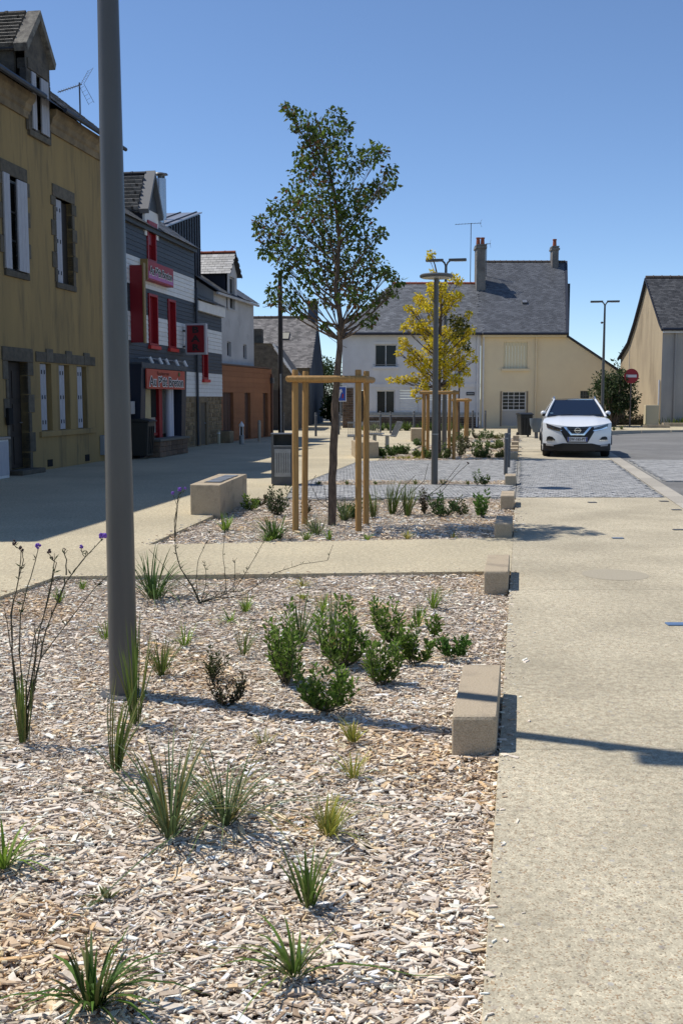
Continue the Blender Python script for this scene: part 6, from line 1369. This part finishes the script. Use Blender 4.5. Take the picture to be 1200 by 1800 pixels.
for i in range(3): decal([(-.26 + i * .045, .79 - i * .05), (.26 - i * .045, .79 - i * .05), (.25 - i * .045, .775 - i * .05), (-.25 + i * .045, .775 - i * .05)], steel_dk, 'grille_bar', .020)
em = MB(); em.tube([(.075 * math.cos(a_), yf(0, .73) - .045, .732 + .068 * math.sin(a_)) for a_ in [2 * math.pi * i / 20 for i in range(21)]], .011, 6).box(-.095, .095, yf(0, .73) - .056, yf(0, .73) - .036, .718, .746); em.build('emblem', chrome, car, 40)
pl_ = MB().box(-.26, .26, yf(0, .5) - .045, yf(0, .5) - .025, .435, .555).build('number_plate', mat('plate_white', (.62, .62, .62), .5), car); MB().box(.222, .258, yf(0, .5) - .049, yf(0, .5) - .0455, .438, .552).box(-.258, -.226, yf(0, .5) - .049, yf(0, .5) - .0455, .438, .552).build('plate_band', mat('plate_blue', (.02, .05, .28), .5), pl_)
text('EW-165-PT', .105, letter_k, pl_, (0, yf(0, .5) - .047, .494), off=.002, sx=.86, ext=.001)
HL = [(-.83, .915), (-.80, .80), (-.62, .735), (-.44, .70), (-.39, .735), (-.45, .795), (-.62, .845)]
FG = [(-.81, .47), (-.80, .545), (-.74, .57), (-.66, .555), (-.585, .48), (-.62, .455)]
FS = [(-.82, .445), (-.82, .475), (-.58, .480), (-.60, .445)]
for f_ in (lambda p: p, mir):
    h_ = decal(f_(HL), lampg, 'headlight', .012, None, .06); decal(f_([(-.80, .80), (-.62, .742), (-.44, .708), (-.40, .735), (-.46, .748), (-.62, .77), (-.79, .835)]), chrome, 'daytime_light', .018, h_, .06)
    decal(f_(FG), blk, 'fog_recess', .012, None, .05); decal(f_(FS), chrome, 'fog_trim', .022, None, .05)
    decal(f_([(-.83, .36), (-.62, .345), (-.62, .30), (-.82, .31)]), mat('fog_lamp', (.35, .35, .36), .2), 'fog_light', .022, None, .06)
decal([(-.90, .375), (-.60, .335), (-.38, .385), (.38, .385), (.60, .335), (.90, .375), (.90, .19), (-.90, .19)], blk, 'lower_bumper', .012, None, .06)
MB().box(-.86, .86, .30, 4.2, .17, .21).build('underbody', blk, car)
MB().box(-.77, .77, 1.165, 1.195, 1.085, 1.105).build('cowl', blk, car)
MB().box(-.70, -.62, 1.30, 1.305, 1.16, 1.20).build('sticker', mat('sticker', (.35, .5, .6), .5), car, loc=(0, -.02, 0))
for xa, xb in ((-.62, -.08), (.12, .70)): MB().tube([(xa, 1.20, 1.115), (xb, 1.245, 1.145)], .010, 5).build('wiper', blk, car)

# ================================================================== BACKGROUND PLANTING
def bush(loc, rx, ry, rz_, n, ls, cols, label, cat='bush', name='bush', trunk=None, group=None):
    t = thing(name, label, cat, loc, 0, group); k = 44; C = []; D = []; K = []
    b = MB()
    for i in range(k):
        d_ = rand_dirs(1, .2)[0]; r_ = random.random() ** .4; c_ = np.array([d_[0] * rx * r_, d_[1] * ry * r_, (trunk or rz_ * .9) + d_[2] * rz_ * r_]); rr_ = min(rx, rz_) * random.uniform(.26, .42); m_ = n // k
        dd = rand_dirs(m_); C.append(c_ + dd * rr_ * (rng.random((m_, 1)) ** .4)); D.append(dd + rng.normal(size=(m_, 3)) * .5); K.append(pick(cols, m_, .35))
        b.tube(curve_pts((random.uniform(-.1, .1), random.uniform(-.1, .1), 0), c_, (0, 0, .1), 5), [.035, .03, .025, .02, .012, .006], 6)
    C = np.concatenate(C); keep = C[:, 2] > .02; b.build('trunk', bark, t)
    stuff(leaves('crown', C[keep], np.concatenate(D)[keep], ls * rng.uniform(.7, 1.25, int(keep.sum())), np.concatenate(K)[keep], leaf_m, t, .5))
p = atY(1080, 700, 49.0)
bush((p.x, 49.2, .25), 1.0, .9, 1.05, 4400, .15, ((.03, .055, .018), (.045, .075, .022), (.10, .12, .06)), 'round glossy evergreen bush between the lamp post and the no entry sign', trunk=1.50)
b0 = thing('low_hedge', 'low dark clipped hedge at the foot of the tan house gable', 'hedge', (14.0, 50.6, .33)); C = np.column_stack([rng.uniform(-1.6, .55, 1500), rng.uniform(-.25, .25, 1500), rng.uniform(.02, .48, 1500)]); stuff(leaves('foliage', C, rand_dirs(1500, .4), .10 * rng.uniform(.7, 1.2, 1500), pick(((.03, .035, .018), (.05, .03, .03), (.035, .05, .02)), 1500, .4), leaf_m, b0, .5))
MB().box(-1.6, .55, -.12, .12, 0, .25).build('stems', stem_m, b0)
for (x, Y_, r_, h_, lab) in ((577, 84, 1.9, 2.9, 'dark tree filling the gap behind the blue slate gable'), (560, 92, 2.2, 3.2, 'dark tree farther behind the blue gable'), (1100, 72, 2.2, 2.9, 'tree top showing over the wing of the cream house'), (586, 66, .8, 1.0, 'leafy garden shrub in the gap left of the far white house')):
    q = atY(x, 700, Y_); bush((q.x, Y_, 0), r_, r_ * .8, h_ * .62, 1800, .24, ((.03, .055, .018), (.05, .085, .025)), lab, 'tree' if r_ > 1 else 'shrub', 'background_tree' if r_ > 1 else 'garden_shrub', trunk=h_)
gw = thing('garden_wall', 'pale low wall in the gap left of the far white house', 'wall', (-1.9, 74, 0)); MB().box(0, 3.2, 0, .2, 0, 1.3).build('wall', wht_render, gw); MB().box(-.05, 3.25, -.04, .24, 1.3, 1.38).build('coping', chim_m, gw)
